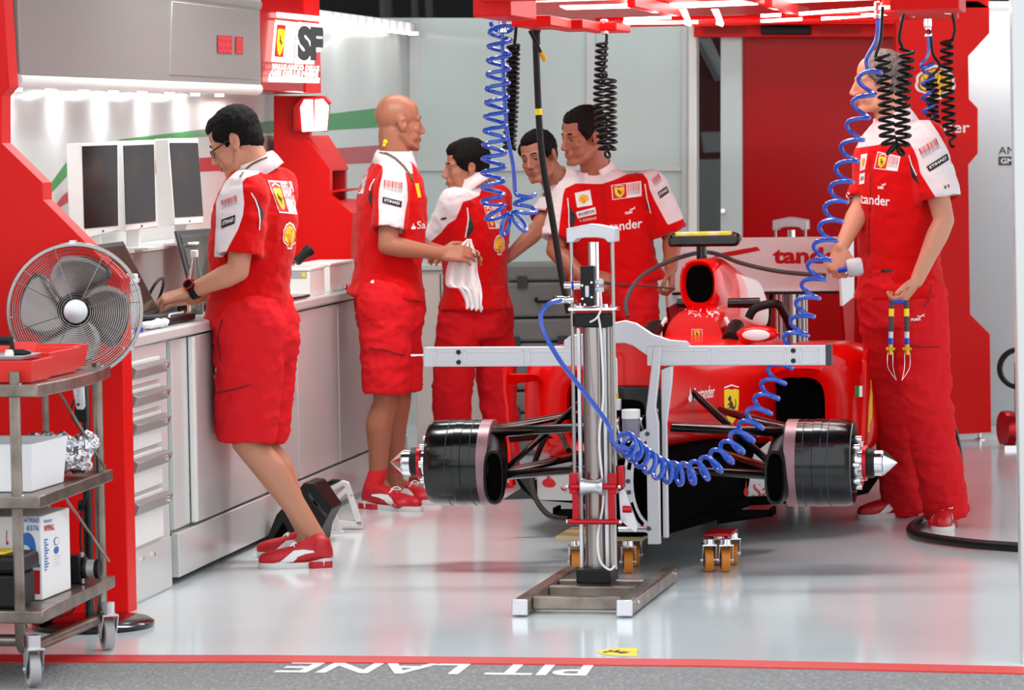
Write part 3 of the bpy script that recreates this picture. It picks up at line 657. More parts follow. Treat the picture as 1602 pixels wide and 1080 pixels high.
mb = MB(); mb.loft([rr(2.0, .06, .9, .075, .1, 2.2), rr(2.35, .10, .86, .06, .1, 2.2), rr(2.7, .11, .8, .02, .06, 2.2)]); mb.build('white_flank', 'print_w', ab)
for s in (-1, 1):
    a0 = (.09, .22) if s > 0 else (-.12, -.055)
    mb = MB(); mb.tube([cp(a0[0], 1.72, .885), cp(a0[1], 1.72, .885)], [.02, .022], 14); mb.build('side_camera', 'blackgloss', car)
mb = MB(); mb.ext([cp(-.165, 1.78, 1.115), cp(.12, 1.78, 1.115), cp(.135, 1.78, 1.14), cp(.13, 1.78, 1.165), cp(.1, 1.78, 1.175), cp(-.145, 1.78, 1.172), cp(-.165, 1.78, 1.15)], CV*.06); tc = mb.build('camera_bar', 'blackgloss', car, bevel=.012)
mb = MB(); mb.ext([cp(-.135, 1.775, 1.158), cp(.1, 1.775, 1.160), cp(.1, 1.775, 1.178), cp(-.135, 1.775, 1.176)], CV*.06); mb.build('yellow_top', mat('fluorescent yellow film', (214, 226, 60), 0.25, spot=(22, (235, 238, 210), .45, .6)), tc, bevel=.005)
mb = MB(); mb.cyl(cp(-.03, 1.81, 1.03), cp(-.03, 1.81, 1.12), .021, 16); mb.build('mast', 'blackgloss', tc)
# rear wing
def wing(v0, z0, pts, h): return [cp(0, v0+a, z0+b) for a, b in pts]
mb = MB(); W = .385
pr = [(3.28, .865), (3.33, .872), (3.42, .90), (3.50, .96), (3.55, 1.03), (3.57, 1.095), (3.555, 1.10), (3.52, 1.04), (3.46, .985), (3.38, .93), (3.30, .895), (3.275, .88)]
mb.loft([[cp(-W, v, z) for v, z in pr], [cp(W, v, z) for v, z in pr]]); rw = mb.build('rear_wing', 'print_w', car); rw_bv = BVHTree.FromPolygons(mb.v, mb.f)
for s in (-1, 1):
    mb = MB(); mb.ext([cp(s*W, 3.12, 1.02), cp(s*W, 3.2, 1.09), cp(s*W, 3.68, 1.11), cp(s*W, 3.68, .82), cp(s*W, 3.2, .80)], CU*s*.014); ep = mb.build('end_plate', 'print_w', rw, bevel=.003)
    mb = MB(); mb.ext([cp(s*W, 3.2, .80), cp(s*W, 3.68, .82), cp(s*W, 3.62, .50), cp(s*W, 3.35, .52)], CU*s*.014); mb.build('lower_end_plate', 'red_dark', rw)
mb = MB(); mb.ext([cp(-W, 3.3, .85), cp(W, 3.3, .85), cp(W, 3.3, .86), cp(-W, 3.3, .86)], CV*.2); mb.build('lower_edge', 'black', rw)
for s in (-1, 1):
    mb = MB(); mb.tube([cp(s*.06, 3.35, .86), cp(s*.05, 3.1, .5)], .012, 8); mb.build('wing_strut', 'carbon', rw)
decal('lettering', L_text('tander', 'print_r', .04), [(1209, 413), (1330, 413), (1330, 387), (1209, 387)], hit(rw_bv), rw, far=1)
decal('red_reflection', [([(1112, 404), (1128, 396), (1184, 386), (1190, 392), (1150, 400)], 'print_r', 0)], lambda x, y: (x, y), hit(rw_bv), rw, far=1)  # red reflection on the wing, painted as a flat shape
# prints on the body
decal('lettering', [(sub(p, 0, 0, .16, 1), 'print_w', 1) for p in FLAME]+L_text('Santander', 'print_w', .01, (.2, .02, 1, .9), 1), [(1077, 630), (1118, 622), (1118, 600), (1077, 606)], hit(ch_bv), ch)
decal('emblem', [(sub(SHIELD, 0, 0, 1, .92), 'yellow', 1)]+[(sub(p, .15, .14, .85, .8), 'print_k', 2) for p in HORSE]+[([(0, .93), (.5, 1), (1, .95), (1, .98), (.5, 1.04), (0, .97)], 'print_w', 2)], [(1133, 664), (1156, 664), (1156, 604), (1133, 604)], hit(ch_bv), ch)
decal('emblem', [(rect(), 'print_w', 0), (rect(.07, .07, .93, .93), 'print_r', 1), (sub(SHIELD, .22, .15, .78, .88), 'yellow', 2)]+[(sub(p, .33, .28, .67, .78), 'print_k', 3) for p in HORSE], pq(1082, 515, 1099, 532), hit(hd_bv), hd)
decal('leaping_cat', [(sub(p, 0, 0, .42, 1), 'print_w', 1) for p in CAT]+[([(1-x*.42, y) for x, y in p], 'print_w', 1) for p in CAT], [(1076, 497), (1126, 497), (1126, 481), (1076, 481)], hit(hd_bv), hd)
decal('flag', [(rect(), 'print_w', 0), (rect(0, 0, .42, 1), 'print_gr', 1), (rect(.75, 0, 1, 1), 'print_r', 1)], pq(1338, 604, 1353, 621), flat((cp(.69, 1.195, .5), -CV)), vn, far=1)
decal('emblem', [(shellp(), 'yellow', 0)], [(1352, 690), (1364, 680), (1366, 590), (1355, 580)], hit(sp_bv), car)
# front suspension and hubs
def arm(name, a, b, r0, r1, m='blackgloss'):
    mb = MB(); d = (b-a).normalized(); k = 10; side = d.cross(Zu).normalized(); rings = []
    for t in (0, .12, .5, .88, 1):
        q = a.lerp(b, t); r = r0+(r1-r0)*t; w_ = 2.2 if 0 < t < 1 else 1.2
        rings.append([q+side*(r*w_*math.cos(6.2832*i/k))+Zu*(r*math.sin(6.2832*i/k)) for i in range(k)])
    mb.loft(rings); return mb.build(name, m, car)
for s in (-1, 1):
    arm('upper_wishbone', cp(s*.11, -.26, .535), cp(s*.56, -.03, .495), .016, .02)
    arm('upper_wishbone', cp(s*.22, .45, .545), cp(s*.56, .03, .50), .013, .016)
    arm('lower_wishbone', cp(s*.10, -.26, .385), cp(s*.52, -.02, .335), .014, .018)
    arm('lower_wishbone', cp(s*.22, .4, .39), cp(s*.52, .04, .34), .013, .016)
    arm('pushrod', cp(s*.19, .05, .635), cp(s*.50, .0, .36), .015, .015)
    hub = cp(s*.0, 0, .382); ax = CU*s; def_ = lambda u: hub+ax*u
    mb = MB(); mb.lathe([(.10, .575), (.150, .575), (.158, .585), (.158, .645), (.160, .647), (.160, .675), (.158, .677), (.1575, .76), (.15, .782), (.143, .785), (.138, .76), (.06, .74)], hub, ax, 48, cap=False); dm = mb.build('brake_drum', 'blackgloss', car, smooth=30)
    for u in (.61, .66, .70):
        mb = MB(); mb.lathe([(.1585, u), (.1597, u+.001), (.1597, u+.002), (.1585, u+.003)], hub, ax, 48, cap=False); mb.build('seam', 'darkgrey', dm)
    mb = MB(); mb.lathe([(.11, .54), (.150, .54), (.159, .545), (.159, .585), (.15, .586)], hub, ax, 48, cap=False); mb.build('tinted_ring', 'ring', dm, smooth=30)
    mb = MB(); mb.lathe([(.10, .55), (.135, .545), (.135, .56), (.1, .565)], hub, ax, 40); mb.build('inner_plate', 'carbon', dm)
    mb = MB(); mb.lathe([(.07, .74), (.07, .80), (.05, .80), (.05, .83)], hub, ax, 28); hb = mb.build('wheel_hub', 'chrome', car)
    for k in range(8):
        a = k*math.pi/4; q = hub+ax*.80+CV*(.085*math.cos(a))+Zu*(.085*math.sin(a)); mb = MB(); mb.cyl(q-ax*.05, q+ax*.012, .013, 10); mb.build('drive_peg', 'chrome', hb)
    mb = MB(); mb.lathe([(.056, .815), (.066, .818), (.066, .83), (.056, .832)], hub, ax, 28); mb.build('red_collar', 'red_ano', hb)
    mb = MB(); mb.lathe([(.05, .83), (.055, .833), (.055, .855), (.05, .858)], hub, ax, 28); mb.build('black_collar', 'black', hb)
    mb = MB(); mb.lathe([(.046, .858), (.048, .86), (.048, .885), (.044, .888), (.046, .892), (.022, .918), (.001, .94)], hub, ax, 28); mb.build('cone_nut', 'chrome', hb)
    # brake duct scoop in front of the drum's inner side
    def sc_(v, u, z, hu, hz, p=2.6): return rr(v, s*u, z, hu, hz, p, 28)
    mb = MB(); mb.loft([sc_(-.02, .53, .36, .02, .06), sc_(-.14, .515, .345, .026, .082), sc_(-.17, .515, .343, .029, .088), sc_(-.175, .515, .343, .036, .098), sc_(-.15, .517, .345, .042, .105), sc_(-.05, .535, .39, .05, .13), sc_(.06, .56, .40, .04, .125)], cap=False); bd = mb.build('brake_duct', 'black', car)
    mb = MB(); mb.loft([sc_(-.15, .515, .345, .026, .08), sc_(-.1, .52, .35, .02, .07)]); mb.build('duct_opening', 'void', bd)
# ---------------------------------------------------------------- brake fluid bottle, brake line
bt = thing('fluid_bottle', 'small clear bottle of grey brake fluid with white cap at the car bulkhead', 'bottle', cp(.04, -.44, .50))
mb = MB(); mb.lathe([(.03, 0), (.032, .004), (.032, .075), (.028, .082)], cp(.04, -.44, .50), Zu, 24); mb.build('bottle', 'fluid', bt)
mb = MB(); mb.lathe([(.033, .078), (.033, .108), (.03, .11)], cp(.04, -.44, .50), Zu, 24); mb.build('cap', 'offwhite', bt)
mb = MB(); mb.box(cp(.04, -.40, .53), (.03, .08, .012), RC); mb.build('bracket', 'alum', bt)
bl = thing('brake_line_fitting', 'thin bent metal pipe on a small silver block over the bulkhead', 'fitting', cp(-.02, -.42, .60))
mb = MB(); mb.box(cp(-.015, -.41, .625), (.03, .03, .04), RC); mb.build('block', 'alum', bl, bevel=.003)
mb = MB(); mb.cyl(cp(-.015, -.41, .64), cp(-.015, -.41, .665), .007, 10); mb.build('nut', 'yel_brass', bl)
mb = MB(); mb.tube(spline([cp(-.015, -.41, .66), cp(-.015, -.41, .74), cp(-.017, -.41, .79), cp(-.04, -.40, .80)], 6), .004, 8); mb.build('pipe', 'chrome', bl)
# ---------------------------------------------------------------- alignment rig
rg = thing('alignment_rig', 'wide milled aluminium beam rig bolted across the front of the car', 'rig', cp(0, -.44, .13))
def slot_plate(pts, hole, v, th, m='alum', name='plate'):
    mb = MB(); mb.ext([cp(u, v, z) for u, z in pts], CV*th); return mb
for a, b in ((-.71, -.08), (.10, .735)):
    mb = MB(); zt, zb = .833, .764
    mb.ext([cp(a, -.44, zb), cp(b, -.44, zb), cp(b, -.44, zt), cp(a, -.44, zt)], CV*.045)
    bm_ = mb.build('beam_arm', 'alum', rg, bevel=.003)
    L = b-a
    seg = [(.07, .2), (.24, .58), (.61, .96)] if a < 0 else [(.04, .36), (.40, .78), (.86, .96)]
    for p0, p1 in seg:
        u0, u1 = a+L*p0, a+L*p1; mb = MB(); fr = .004
        for q in (([u0, u1], [zb+.008, zb+.012]), ([u0, u1], [zt-.016, zt-.012]), ([u0, u0+fr], [zb+.008, zt-.012]), ([u1-fr, u1], [zb+.008, zt-.012])):
            (x0, x1), (y0, y1) = q; mb.ext([cp(x0, -.4405, y0), cp(x1, -.4405, y0), cp(x1, -.4405, y1), cp(x0, -.4405, y1)], -CV*.004)
        mb.build('pocket_rim', 'alu', bm_)
    uh = a+L*(.205 if a < 0 else .82)
    for z in (.816, .78):
        mb = MB(); mb.cyl(cp(uh, -.441, z), cp(uh, -.446, z), .0085, 14); mb.build('bolt', 'print_k', bm_)
mb = MB(); mb.cyl(cp(-.71, -.42, .805), cp(-.76, -.42, .805), .004, 8); mb.build('probe', 'chrome', rg)
mb = MB(); mb.box(cp(.745, -.42, .80), (.02, .04, .075), RC); mb.build('end_cap', 'darkgrey', rg, bevel=.003)
# arch over the jack
top = [(-.20, .833), (-.20, .855), (-.17, .875), (-.08, .88), (-.03, .915), (.02, .925), (.06, .915), (.12, .875), (.18, .855), (.24, .85), (.255, .833)]
bot = [(.13, .764), (.10, .80), (.05, .835), (.02, .845), (-.02, .843), (-.06, .815), (-.10, .79), (-.14, .764)]
mb = MB(); mb.ext([cp(u, -.435, z) for u, z in top+[(.25, .764)]+bot+[(-.2, .764)]], CV*.035); mb.build('arch_bracket', 'alum', rg, bevel=.005)
mb = MB(); mb.ext([cp(.125, -.45, .83), cp(.155, -.45, .83), cp(.13, -.45, .62), cp(.14, -.45, .56), cp(.14, -.45, .13), cp(.095, -.45, .13), cp(.095, -.45, .60)], CV*.03); mb.build('upright', 'alum', rg, bevel=.004)
mb = MB(); mb.ext([cp(.145, -.42, .75), cp(.19, -.42, .77), cp(.185, -.42, .70), cp(.165, -.42, .56), cp(.165, -.42, .15), cp(.145, -.42, .15)], CV*.025); mb.build('rear_upright', 'alu', rg, bevel=.004)
arc = []
for t in range(13):
    a = math.radians(100-200*t/12*1.0); arc.append((.115-.105*math.cos(math.radians(-80+160*t/12)), .355+.19*math.sin(math.radians(80-160*t/12))))
ins = [(u+.035*math.cos(math.radians(-80+160*i/12))+.0, .355+(z-.355)*.80) for i, (u, z) in enumerate(arc)]
# slotted crescent: two rails with webs so that the slots are open
def lerp2(p, q, t): return (p[0]+(q[0]-p[0])*t, p[1]+(q[1]-p[1])*t)
mb = MB()
for i in range(12):
    o0, o1, n0, n1 = arc[i], arc[i+1], ins[i], ins[i+1]
    if i in (2, 3, 4, 8, 9, 10):
        for t0, t1 in ((0, .28), (.72, 1)): mb.ext([cp(*[x for x in (lerp2(o0, n0, t0)[0], -.448, lerp2(o0, n0, t0)[1])]), cp(lerp2(o1, n1, t0)[0], -.448, lerp2(o1, n1, t0)[1]), cp(lerp2(o1, n1, t1)[0], -.448, lerp2(o1, n1, t1)[1]), cp(lerp2(o0, n0, t1)[0], -.448, lerp2(o0, n0, t1)[1])], CV*.012)
    else: mb.ext([cp(o0[0], -.448, o0[1]), cp(o1[0], -.448, o1[1]), cp(n1[0], -.448, n1[1]), cp(n0[0], -.448, n0[1])], CV*.012)
cr = mb.build('slotted_crescent', 'alum', rg)
for i in (0, 6, 7, 12):
    q = lerp2(arc[i], ins[i], .5); b_ = MB(); b_.cyl(cp(q[0], -.449, q[1]), cp(q[0], -.456, q[1]), .008, 12); b_.build('bolt', 'darkgrey', cr)
mb = MB(); mb.cyl(cp(-.01, -.44, .185), cp(.11, -.44, .185), .013, 14); mb.build('lower_bar', 'chrome', rg)
# ---------------------------------------------------------------- wheeled dollies under the car
def caster(mb_parent, c, r, wheel='orange', fork='chrome', hub_m='darkgrey', axis=None, up=.05, rear=.03):
    ax = axis or V((1, 0, 0)); k = ax.cross(Zu)
    cs = bpy.data.objects.new('caster', None); C.objects.link(cs); cs.parent = mb_parent; XF[cs] = XF[mb_parent]
    m_ = MB(); m_.lathe([(r*.62, -.016), (r, -.016), (r*1.0, .016), (r*.62, .016)], c, ax, 28); m_.build('wheel', wheel, cs, bevel=.003)
    m_ = MB(); m_.lathe([(.006, -.019), (r*.6, -.018), (r*.62, 0), (r*.6, .018), (.006, .019)], c, ax, 24); m_.build('wheel_hub', hub_m, cs)
    m_ = MB()
    for s in (-1, 1): m_.ext([c+ax*(s*.022)-k*.012-Zu*.012, c+ax*(s*.022)+k*.012-Zu*.012, c+ax*(s*.022)+k*(rear+.03)+Zu*(r+.012), c+ax*(s*.022)+k*(rear-.03)+Zu*(r+.012)], ax*(s*.004))
    m_.ext([c-ax*.026+k*(rear-.03)+Zu*(r+.012), c+ax*.026+k*(rear-.03)+Zu*(r+.012), c+ax*.026+k*(rear+.03)+Zu*(r+.012), c-ax*.026+k*(rear+.03)+Zu*(r+.012)], Zu*.006)
    m_.cyl(c-ax*.03, c+ax*.03, .007, 10); m_.cyl(c+k*rear+Zu*(r+.015), c+k*rear+Zu*(r+up), .02, 16); m_.build('fork', fork, cs, bevel=.001)
    return cs
for nm, uc, vc, lab in (('dolly', -.11, -.12, 'plywood dolly on orange wheels under the middle of the car front'), ('dolly', .30, -.05, 'small dolly with red top and orange wheels under the right of the car')):
    d_ = thing('dolly', lab, 'dolly', cp(uc, vc, 0))
    mb = MB(); w_ = .16 if uc < 0 else .05
    mb.box(cp(uc, vc, .131), (w_*2, .32 if uc < 0 else .2, .016 if uc < 0 else .01), RC); mb.build('board', 'wood' if uc < 0 else 'red_ano', d_, bevel=.003)
    for su, sv in ((-.8, -1), (.8, -1), (-.7, 1), (.7, 1)):
        caster(d_, cp(uc+su*w_*.75, vc+sv*.11, .043), .043, axis=(CU+CV*.25).normalized(), up=.036, rear=.02)
# ---------------------------------------------------------------- pneumatic lifting stands
def jack(px, d, label, drop=0.0, full=True):
    o = V(((px-CX)*d/F, d, 0)); J = lambda a, b, z: o+CU*a+CV*b+Zu*z
    j = thing('lifting_stand', label, 'stand', o)
    for s in (-1, 1):
        mb = MB(); mb.box(J(.175*s, -.02, .031), (.05, .98, .05), RC); lg = mb.build('base_leg', 'steel', j, bevel=.006)
        mb = MB(); mb.box(J(.175*s, -.512, .031), (.054, .012, .054), RC); mb.build('end_cap', 'alu', lg, bevel=.004)
        for b in (-.40, .42):
            m_ = MB(); m_.cyl(J(.201*s, b, .035), J(.207*s, b, .035), .008, 12); m_.build('bolt', 'chrome', lg)
    for b in (-.40, -.10, .08):
        mb = MB(); mb.box(J(0, b, .034), (.30, .05, .044), RC); mb.build('crossbar', 'steel', j, bevel=.005)
    mb = MB(); mb.box(J(0, -.02, .085), (.12, .16, .05), RC); mb.build('base_block', 'black', j, bevel=.006)
    T = 1.0-drop
    mb = MB(); mb.cyl(J(-.005, 0, .10), J(-.005, 0, T-.07), .037, 32); mb.build('cylinder', 'polsteel', j)
    mb = MB(); mb.cyl(J(.047, .01, .10), J(.047, .01, T-.07), .017, 20); mb.build('side_tube', 'polsteel', j)
    for a in (-.052, .036):
        mb = MB(); mb.box(J(a, -.02, (.10+T-.07)/2), (.012, .022, T-.17), RC); mb.build('rail', 'alu', j, bevel=.002)
    mb = MB(); mb.box(J(0, 0, T-.045), (.125, .10, .045), RC); vb = mb.build('collar', 'black', j, bevel=.004)
    mb = MB(); mb.ext([J(-.082, -.055, T-.012), J(.078, -.055, T-.012), J(.088, 0, T-.012), J(.078, .055, T-.012), J(-.082, .055, T-.012), J(-.09, 0, T-.012)], Zu*.01); mb.build('top_plate', 'chrome', j, bevel=.002)
    for a, b in ((-.055, -.04), (.045, -.04), (.06, .02), (-.05, .03)):
        mb = MB(); mb.cyl(J(a, b, T-.004), J(a, b, T+.01), .009, 6); mb.build('bolt', 'chrome', j)
    mb = MB(); mb.cyl(J(0, 0, T), J(0, 0, T+.22), .018, 20); mb.build('piston', 'chrome', j)
    for a in (-.072, .07):
        mb = MB(); mb.cyl(J(a, -.03, .42 if full else .2), J(a, -.03, T+.235), .0065, 12); mb.build('guide_rod', 'polsteel', j)
    mb = MB(); H = T+.232
    mb.ext([J(-.085, -.05, H-.012), J(-.06, -.05, H-.012), J(-.05, -.05, H), J(-.02, -.05, H+.004), J(.02, -.05, H+.004), J(.045, -.05, H), J(.058, -.05, H-.012), J(.082, -.05, H-.012), J(.082, -.05, H+.035), J(.015, -.05, H+.048), J(-.012, -.05, H+.05), J(-.085, -.05, H+.036)], CV*.1); mb.build('lifting_head', 'alum', j, bevel=.004)
    if not full: return j
    mb = MB(); mb.box(J(-.012, -.045, T+.072), (.046, .05, .135), RC); va = mb.build('valve', 'black', j, bevel=.003)
    mb = MB(); mb.box(J(-.012, -.072, T+.055), (.014, .006, .04), RC); mb.build('slider', 'alum', va, bevel=.003)
    for a, z in ((-.028, .075), (.004, .085), (-.028, .03), (.004, .035), (-.02, .01)):
        m_ = MB(); m_.cyl(J(a, -.07, T+z), J(a, -.074, T+z), .004, 8); m_.build('screw', 'chrome', va)
    for z in (.085, .06):
        m_ = MB(); m_.cyl(J(.012, -.045, T+z), J(.04, -.045, T+z), .009, 12); m_.cyl(J(.024, -.045, T+z), J(.034, -.045, T+z), .012, 6); m_.build('port', 'alum', va)
    m_ = MB(); m_.cyl(J(-.035, -.045, T+.075), J(-.095, -.045, T+.075), .011, 16); m_.cyl(J(-.04, -.045, T+.075), J(-.06, -.045, T+.075), .014, 16); cpn = m_.build('hose_coupling', 'chrome', va)
    m_ = MB(); m_.cyl(J(-.06, -.045, T+.075), J(-.068, -.045, T+.075), .0145, 16); m_.build('blue_ring', 'bluep', cpn)
    m_ = MB(); m_.tube(spline([J(.03, -.05, T+.055), J(.034, -.06, T+.0), J(.02, -.07, T-.035), J(-.005, -.06, T-.05)], 8), .0035, 8); m_.build('short_line', 'offwhite', va)
    m_ = MB(); m_.tube(spline([J(.022, -.05, T-.03), J(.03, -.05, T-.10), J(.034, -.045, T-.3), J(.02, -.06, .55), J(.03, -.05, .35), J(.01, -.06, .22), J(.02, -.08, .14), J(.055, -.10, .11), J(.07, -.08, .12)], 8), .004, 8); m_.build('air_line', 'offwhite', j)
    # red carriage with roller
    cz = .37; cg = MB()
    for a in (-.07, .066):
        cg.box(J(a, -.05, cz+.03), (.028, .05, .07), RC); cg.box(J(a+(.006 if a < 0 else -.006), -.055, cz-.05), (.022, .03, .12), RC)
    cg.box(J(.09, -.03, cz+.05), (.02, .05, .075), RC)
    cg.cyl(J(-.09, -.075, cz-.1), J(.088, -.075, cz-.1), .009, 14); cg.cyl(J(-.08, -.07, cz+.02), J(.08, -.07, cz+.02), .011, 14)
    ca = cg.build('carriage', 'red_ano', j, bevel=.003)
    m_ = MB(); m_.lathe([(.030, -.038), (.030, -.032), (.024, -.02), (.021, 0), (.024, .02), (.030, .032), (.030, .038)], J(-.004, -.07, cz+.02), CU, 24); m_.build('roller', 'alu', ca)
    for a in (-.095, .095):
        for z in (.02, -.1):
            m_ = MB(); m_.cyl(J(a, -.072, cz+z), J(a*.9, -.072, cz+z), .008, 12); m_.build('pin_end', 'chrome', ca)
    m_ = MB(); m_.ext([J(.08, -.03, cz+.0), J(.10, -.03, cz+.01), J(.145, -.03, cz-.12), J(.135, -.03, cz-.14), J(.085, -.03, cz-.1)], CV*.012); m_.build('latch_plate', 'alu', ca)
    m_ = MB(); m_.cyl(J(.095, -.04, cz-.06), J(.125, -.04, cz-.06), .012, 12); m_.build('latch_knob', 'red_ano', ca)
    return j
jack(931, 13.06, 'tall pneumatic lifting stand with red carriage in front of the car')
jack(1241, 18.3, 'second lifting stand, its silver head showing above the rear wing', drop=.11, full=False)
# ================================================================ red light gantry with hanging hoses
ga = thing('lighting_gantry', 'red overhead gantry with bright light strips and hanging hoses', 'gantry', P(1080, 20, 14.2))
mb = MB()
def gblk(px0, px1, py, d, dep, top=2.32, hp=0):
    a = P(px0, py, d); top = a.z+hp*d/F if hp else top; L = (px1-px0)*d/F
    mb.ext([a, a+GU*L, a+GU*L+GV*dep, a+GV*dep], Zu*(top-a.z))
gblk(740, 1500, 1, 12.75, .16)
gblk(740, 800, 27, 12.9, .55); gblk(800, 862, 42, 13.55, .5, hp=17); gblk(858, 912, 46, 14.1, .45, hp=15); gblk(908, 965, 49, 14.6, .4, hp=14)
gblk(915, 1405, 43, 15.9, .12, hp=9); gblk(930, 1400, 33, 15.3, .06, hp=5)
for px_ in (985, 1200, 1385): 
    a = Z0(px_-4, 12, 2.055); mb.ext([a, a+GU*.03, a+GU*.03+GV*1.6, a+GV*1.6], Zu*.05)
gblk(1392, 1500, 16, 13.6, .5); gblk(1380, 1480, 22, 14.3, .4)
mb.ext([Z0(745, 2, 2.104), Z0(1500, -16, 2.104), Z0(1500, 30, 2.104), Z0(880, 40, 2.104)], Zu*.05)
mb.build('frame', 'red_panel', ga, bevel=.006)
for x, y in ((-.1, 13.3), (1.6, 13.0), (.5, 15.6), (1.9, 15.2)):
    m_ = MB(); m_.cyl((x, y, 2.18), (x, y, 3.42), .012, 10); m_.build('hanger_rod', 'darkgrey', ga)
ZL = 2.075
for q in ([(833, 7), (962, 3), (975, 9), (820, 14)], [(998, 2), (1150, -4), (1180, 4), (1010, 10)], [(1182, 0), (1345, -7), (1362, 1), (1210, 6)], [(876, 20), (1006, 17), (1018, 21), (886, 24.5)], [(1048, 16), (1160, 12), (1186, 17), (1066, 22)], [(1220, 10), (1358, 4.5), (1366, 9), (1230, 14.5)]):
    m_ = MB(); c = [Z0(x, y, ZL) for x, y in q]; c = [q_+Zu*.024 for q_ in c]; m_.ext(c, Zu*.005); ls = m_.build('light_strip', 'led', ga)
for q in ([(976, 31.5), (1050, 29), (1050, 30.2), (976, 32.7)], [(975, 37), (1092, 36), (1092, 37.3), (975, 38.5)], [(1190, 26), (1222, 24.5), (1222, 26), (1190, 27.3)], [(1250, 23), (1395, 12.5), (1395, 14), (1250, 24.5)], [(1190, 34.5), (1255, 31), (1255, 32.3), (1190, 35.8)], [(1285, 30.5), (1412, 21), (1412, 22.5), (1285, 32)]):
    m_ = MB(); c = [Z0(x, y, 2.03) for x, y in q]; m_.ext(c, Zu*.01); m_.build('light_strip', 'ledsmall', ga)
for px_ in (1062, 1112):
    a = P(px_, 14, 14.4); m_ = MB()
    m_.ext([a, a+V((.03, 0, 0)), a+V((.05, 0, -.055)), a+V((.045, 0, -.07)), a+V((.018, 0, -.06)), a+V((.02, 0, -.04))], V((0, .02, 0))); m_.build('hook', 'offwhite', ga, bevel=.003)
for px_, py_ in ((1445, 14), (1462, 18), (1478, 22)):
    m_ = MB(); m_.ext([P(px_, py_-16, 14.25), P(px_+8, py_-16, 14.25), P(px_+8, py_, 14.25), P(px_, py_, 14.25)], V((0, .02, 0))); m_.build('end_clip', 'print_w', ga)
# area_light('gantry_strip_light', (0.75, 14.3, 2.05), (1.3, .5), 12, (0, 0, -1), (1, .97, .96))
def hose(name, label, m, pts, r, n=8, group=None, fits=()):
    """a hose is one thing; its couplings and bands are parts"""
    mb = MB(); mb.tube(pts, r, n); o = mb.build(name, m, None, label=label, cat='hose', group=group)
    for fn, fm, a, b, fr in fits:
        m_ = MB(); d = V(b)-V(a); L = d.length; m_.lathe([(fr*.7, 0), (fr, .004), (fr, L*.45), (fr*.8, L*.5), (fr*.8, L*.72), (fr*.95, L*.76), (fr*.95, L-.003), (fr*.6, L)], a, d, 16); m_.build(fn, fm, o)
    return o
R = .0078
# blue coil hanging in front of the left group
d = 13.6; p = lambda x, y, dd=0: P(x, y, d+dd)
tube1 = spline([p(786, 50), p(788, 130), p(793, 205), p(803, 260), p(806, 300), p(812, 306, -.03), p(830, 309, -.04)], 8)
c1 = coil([p(820, 306), p(822, 326), p(815, 344), p(799, 352), p(782, 346), p(773, 326), p(771, 304), p(772, 260), p(774, 220), p(777, 160), p(780, 100), p(783, 50), p(785, 36, .03)], .040, 18, 18, .7)
hose('blue_coil_hose', 'long blue coiled air hose hanging in front of the black-haired man', 'blue', tube1+c1, .0074, 8, fits=[('coupling', 'chrome', p(785, 20), p(786, 52), .017)])
# black coil behind it
d = 13.75
pts = spline([p(808, 24), p(806, 60), p(800, 95), p(795, 112), p(799, 120)], 6)+coil([p(803, 70), p(802, 130), p(800, 180), p(797, 225), p(797, 234)], .020, 22, 14, .9)
hose('black_coil_hose', 'tight black coiled cable right beside the hanging blue coil', 'black', pts, .0062, 8)
# single black hose with yellow band
d = 14.3
mb = MB(); mb.tube(spline([p(837, 30), p(839, 90), p(841, 140), p(844, 200), p(850, 260), p(862, 330), p(871, 385), p(880, 440), p(890, 490)], 8), .0125, 10); bh = mb.build('black_hose', 'black', None, label='straight thick black hose with a yellow band hanging in front of the men', cat='hose')
mb = MB(); mb.cyl(p(842.3, 170), p(843, 180), .0135, 14); mb.build('yellow_band', 'yellow', bh)
mb = MB(); mb.lathe([(.018, 0), (.018, .05), (.014, .06), (.014, .1)], p(838, 28), (0.02, 0, -1), 14); mb.build('socket', 'black', bh)
d = 14.05
mb = MB(); mb.tube([p(817, 24), p(826, 42), p(846, 82)], [.012, .008, .006], 8); gl = mb.build('gooseneck_lamp', 'black', None, label='short slanting black flexible lamp with brass tip under the gantry', cat='lamp')
mb = MB(); mb.cyl(p(846, 82), p(853, 95), .009, 10); mb.build('tip', 'yel_brass', gl)
mb = MB(); mb.cyl(p(822, 34), p(829, 48), .0095, 10); mb.build('collar', 'chrome', gl)
mb = MB(); mb.ell(p(816, 24), .022); mb.build('base', 'black', gl)
# black coil in front of the tall man's ear
d = 14.6
pts = spline([p(948, 42), p(949, 62), p(945, 70)], 6)+coil([p(942, 66), p(940, 110), p(938, 150), p(941, 195), p(945, 232), p(950, 238), p(956, 225), p(955, 190), p(955, 150), p(955, 122)], .021, 31, 14, .8)+spline([p(950, 116), p(943, 128), p(946, 95), p(949, 60)], 6)
hose('black_coil_hose', 'black coiled cable hanging beside the head of the man in the middle', 'black', pts, .0055, 8, fits=[('coupling', 'chrome', p(945, 30), p(946, 54), .015)])
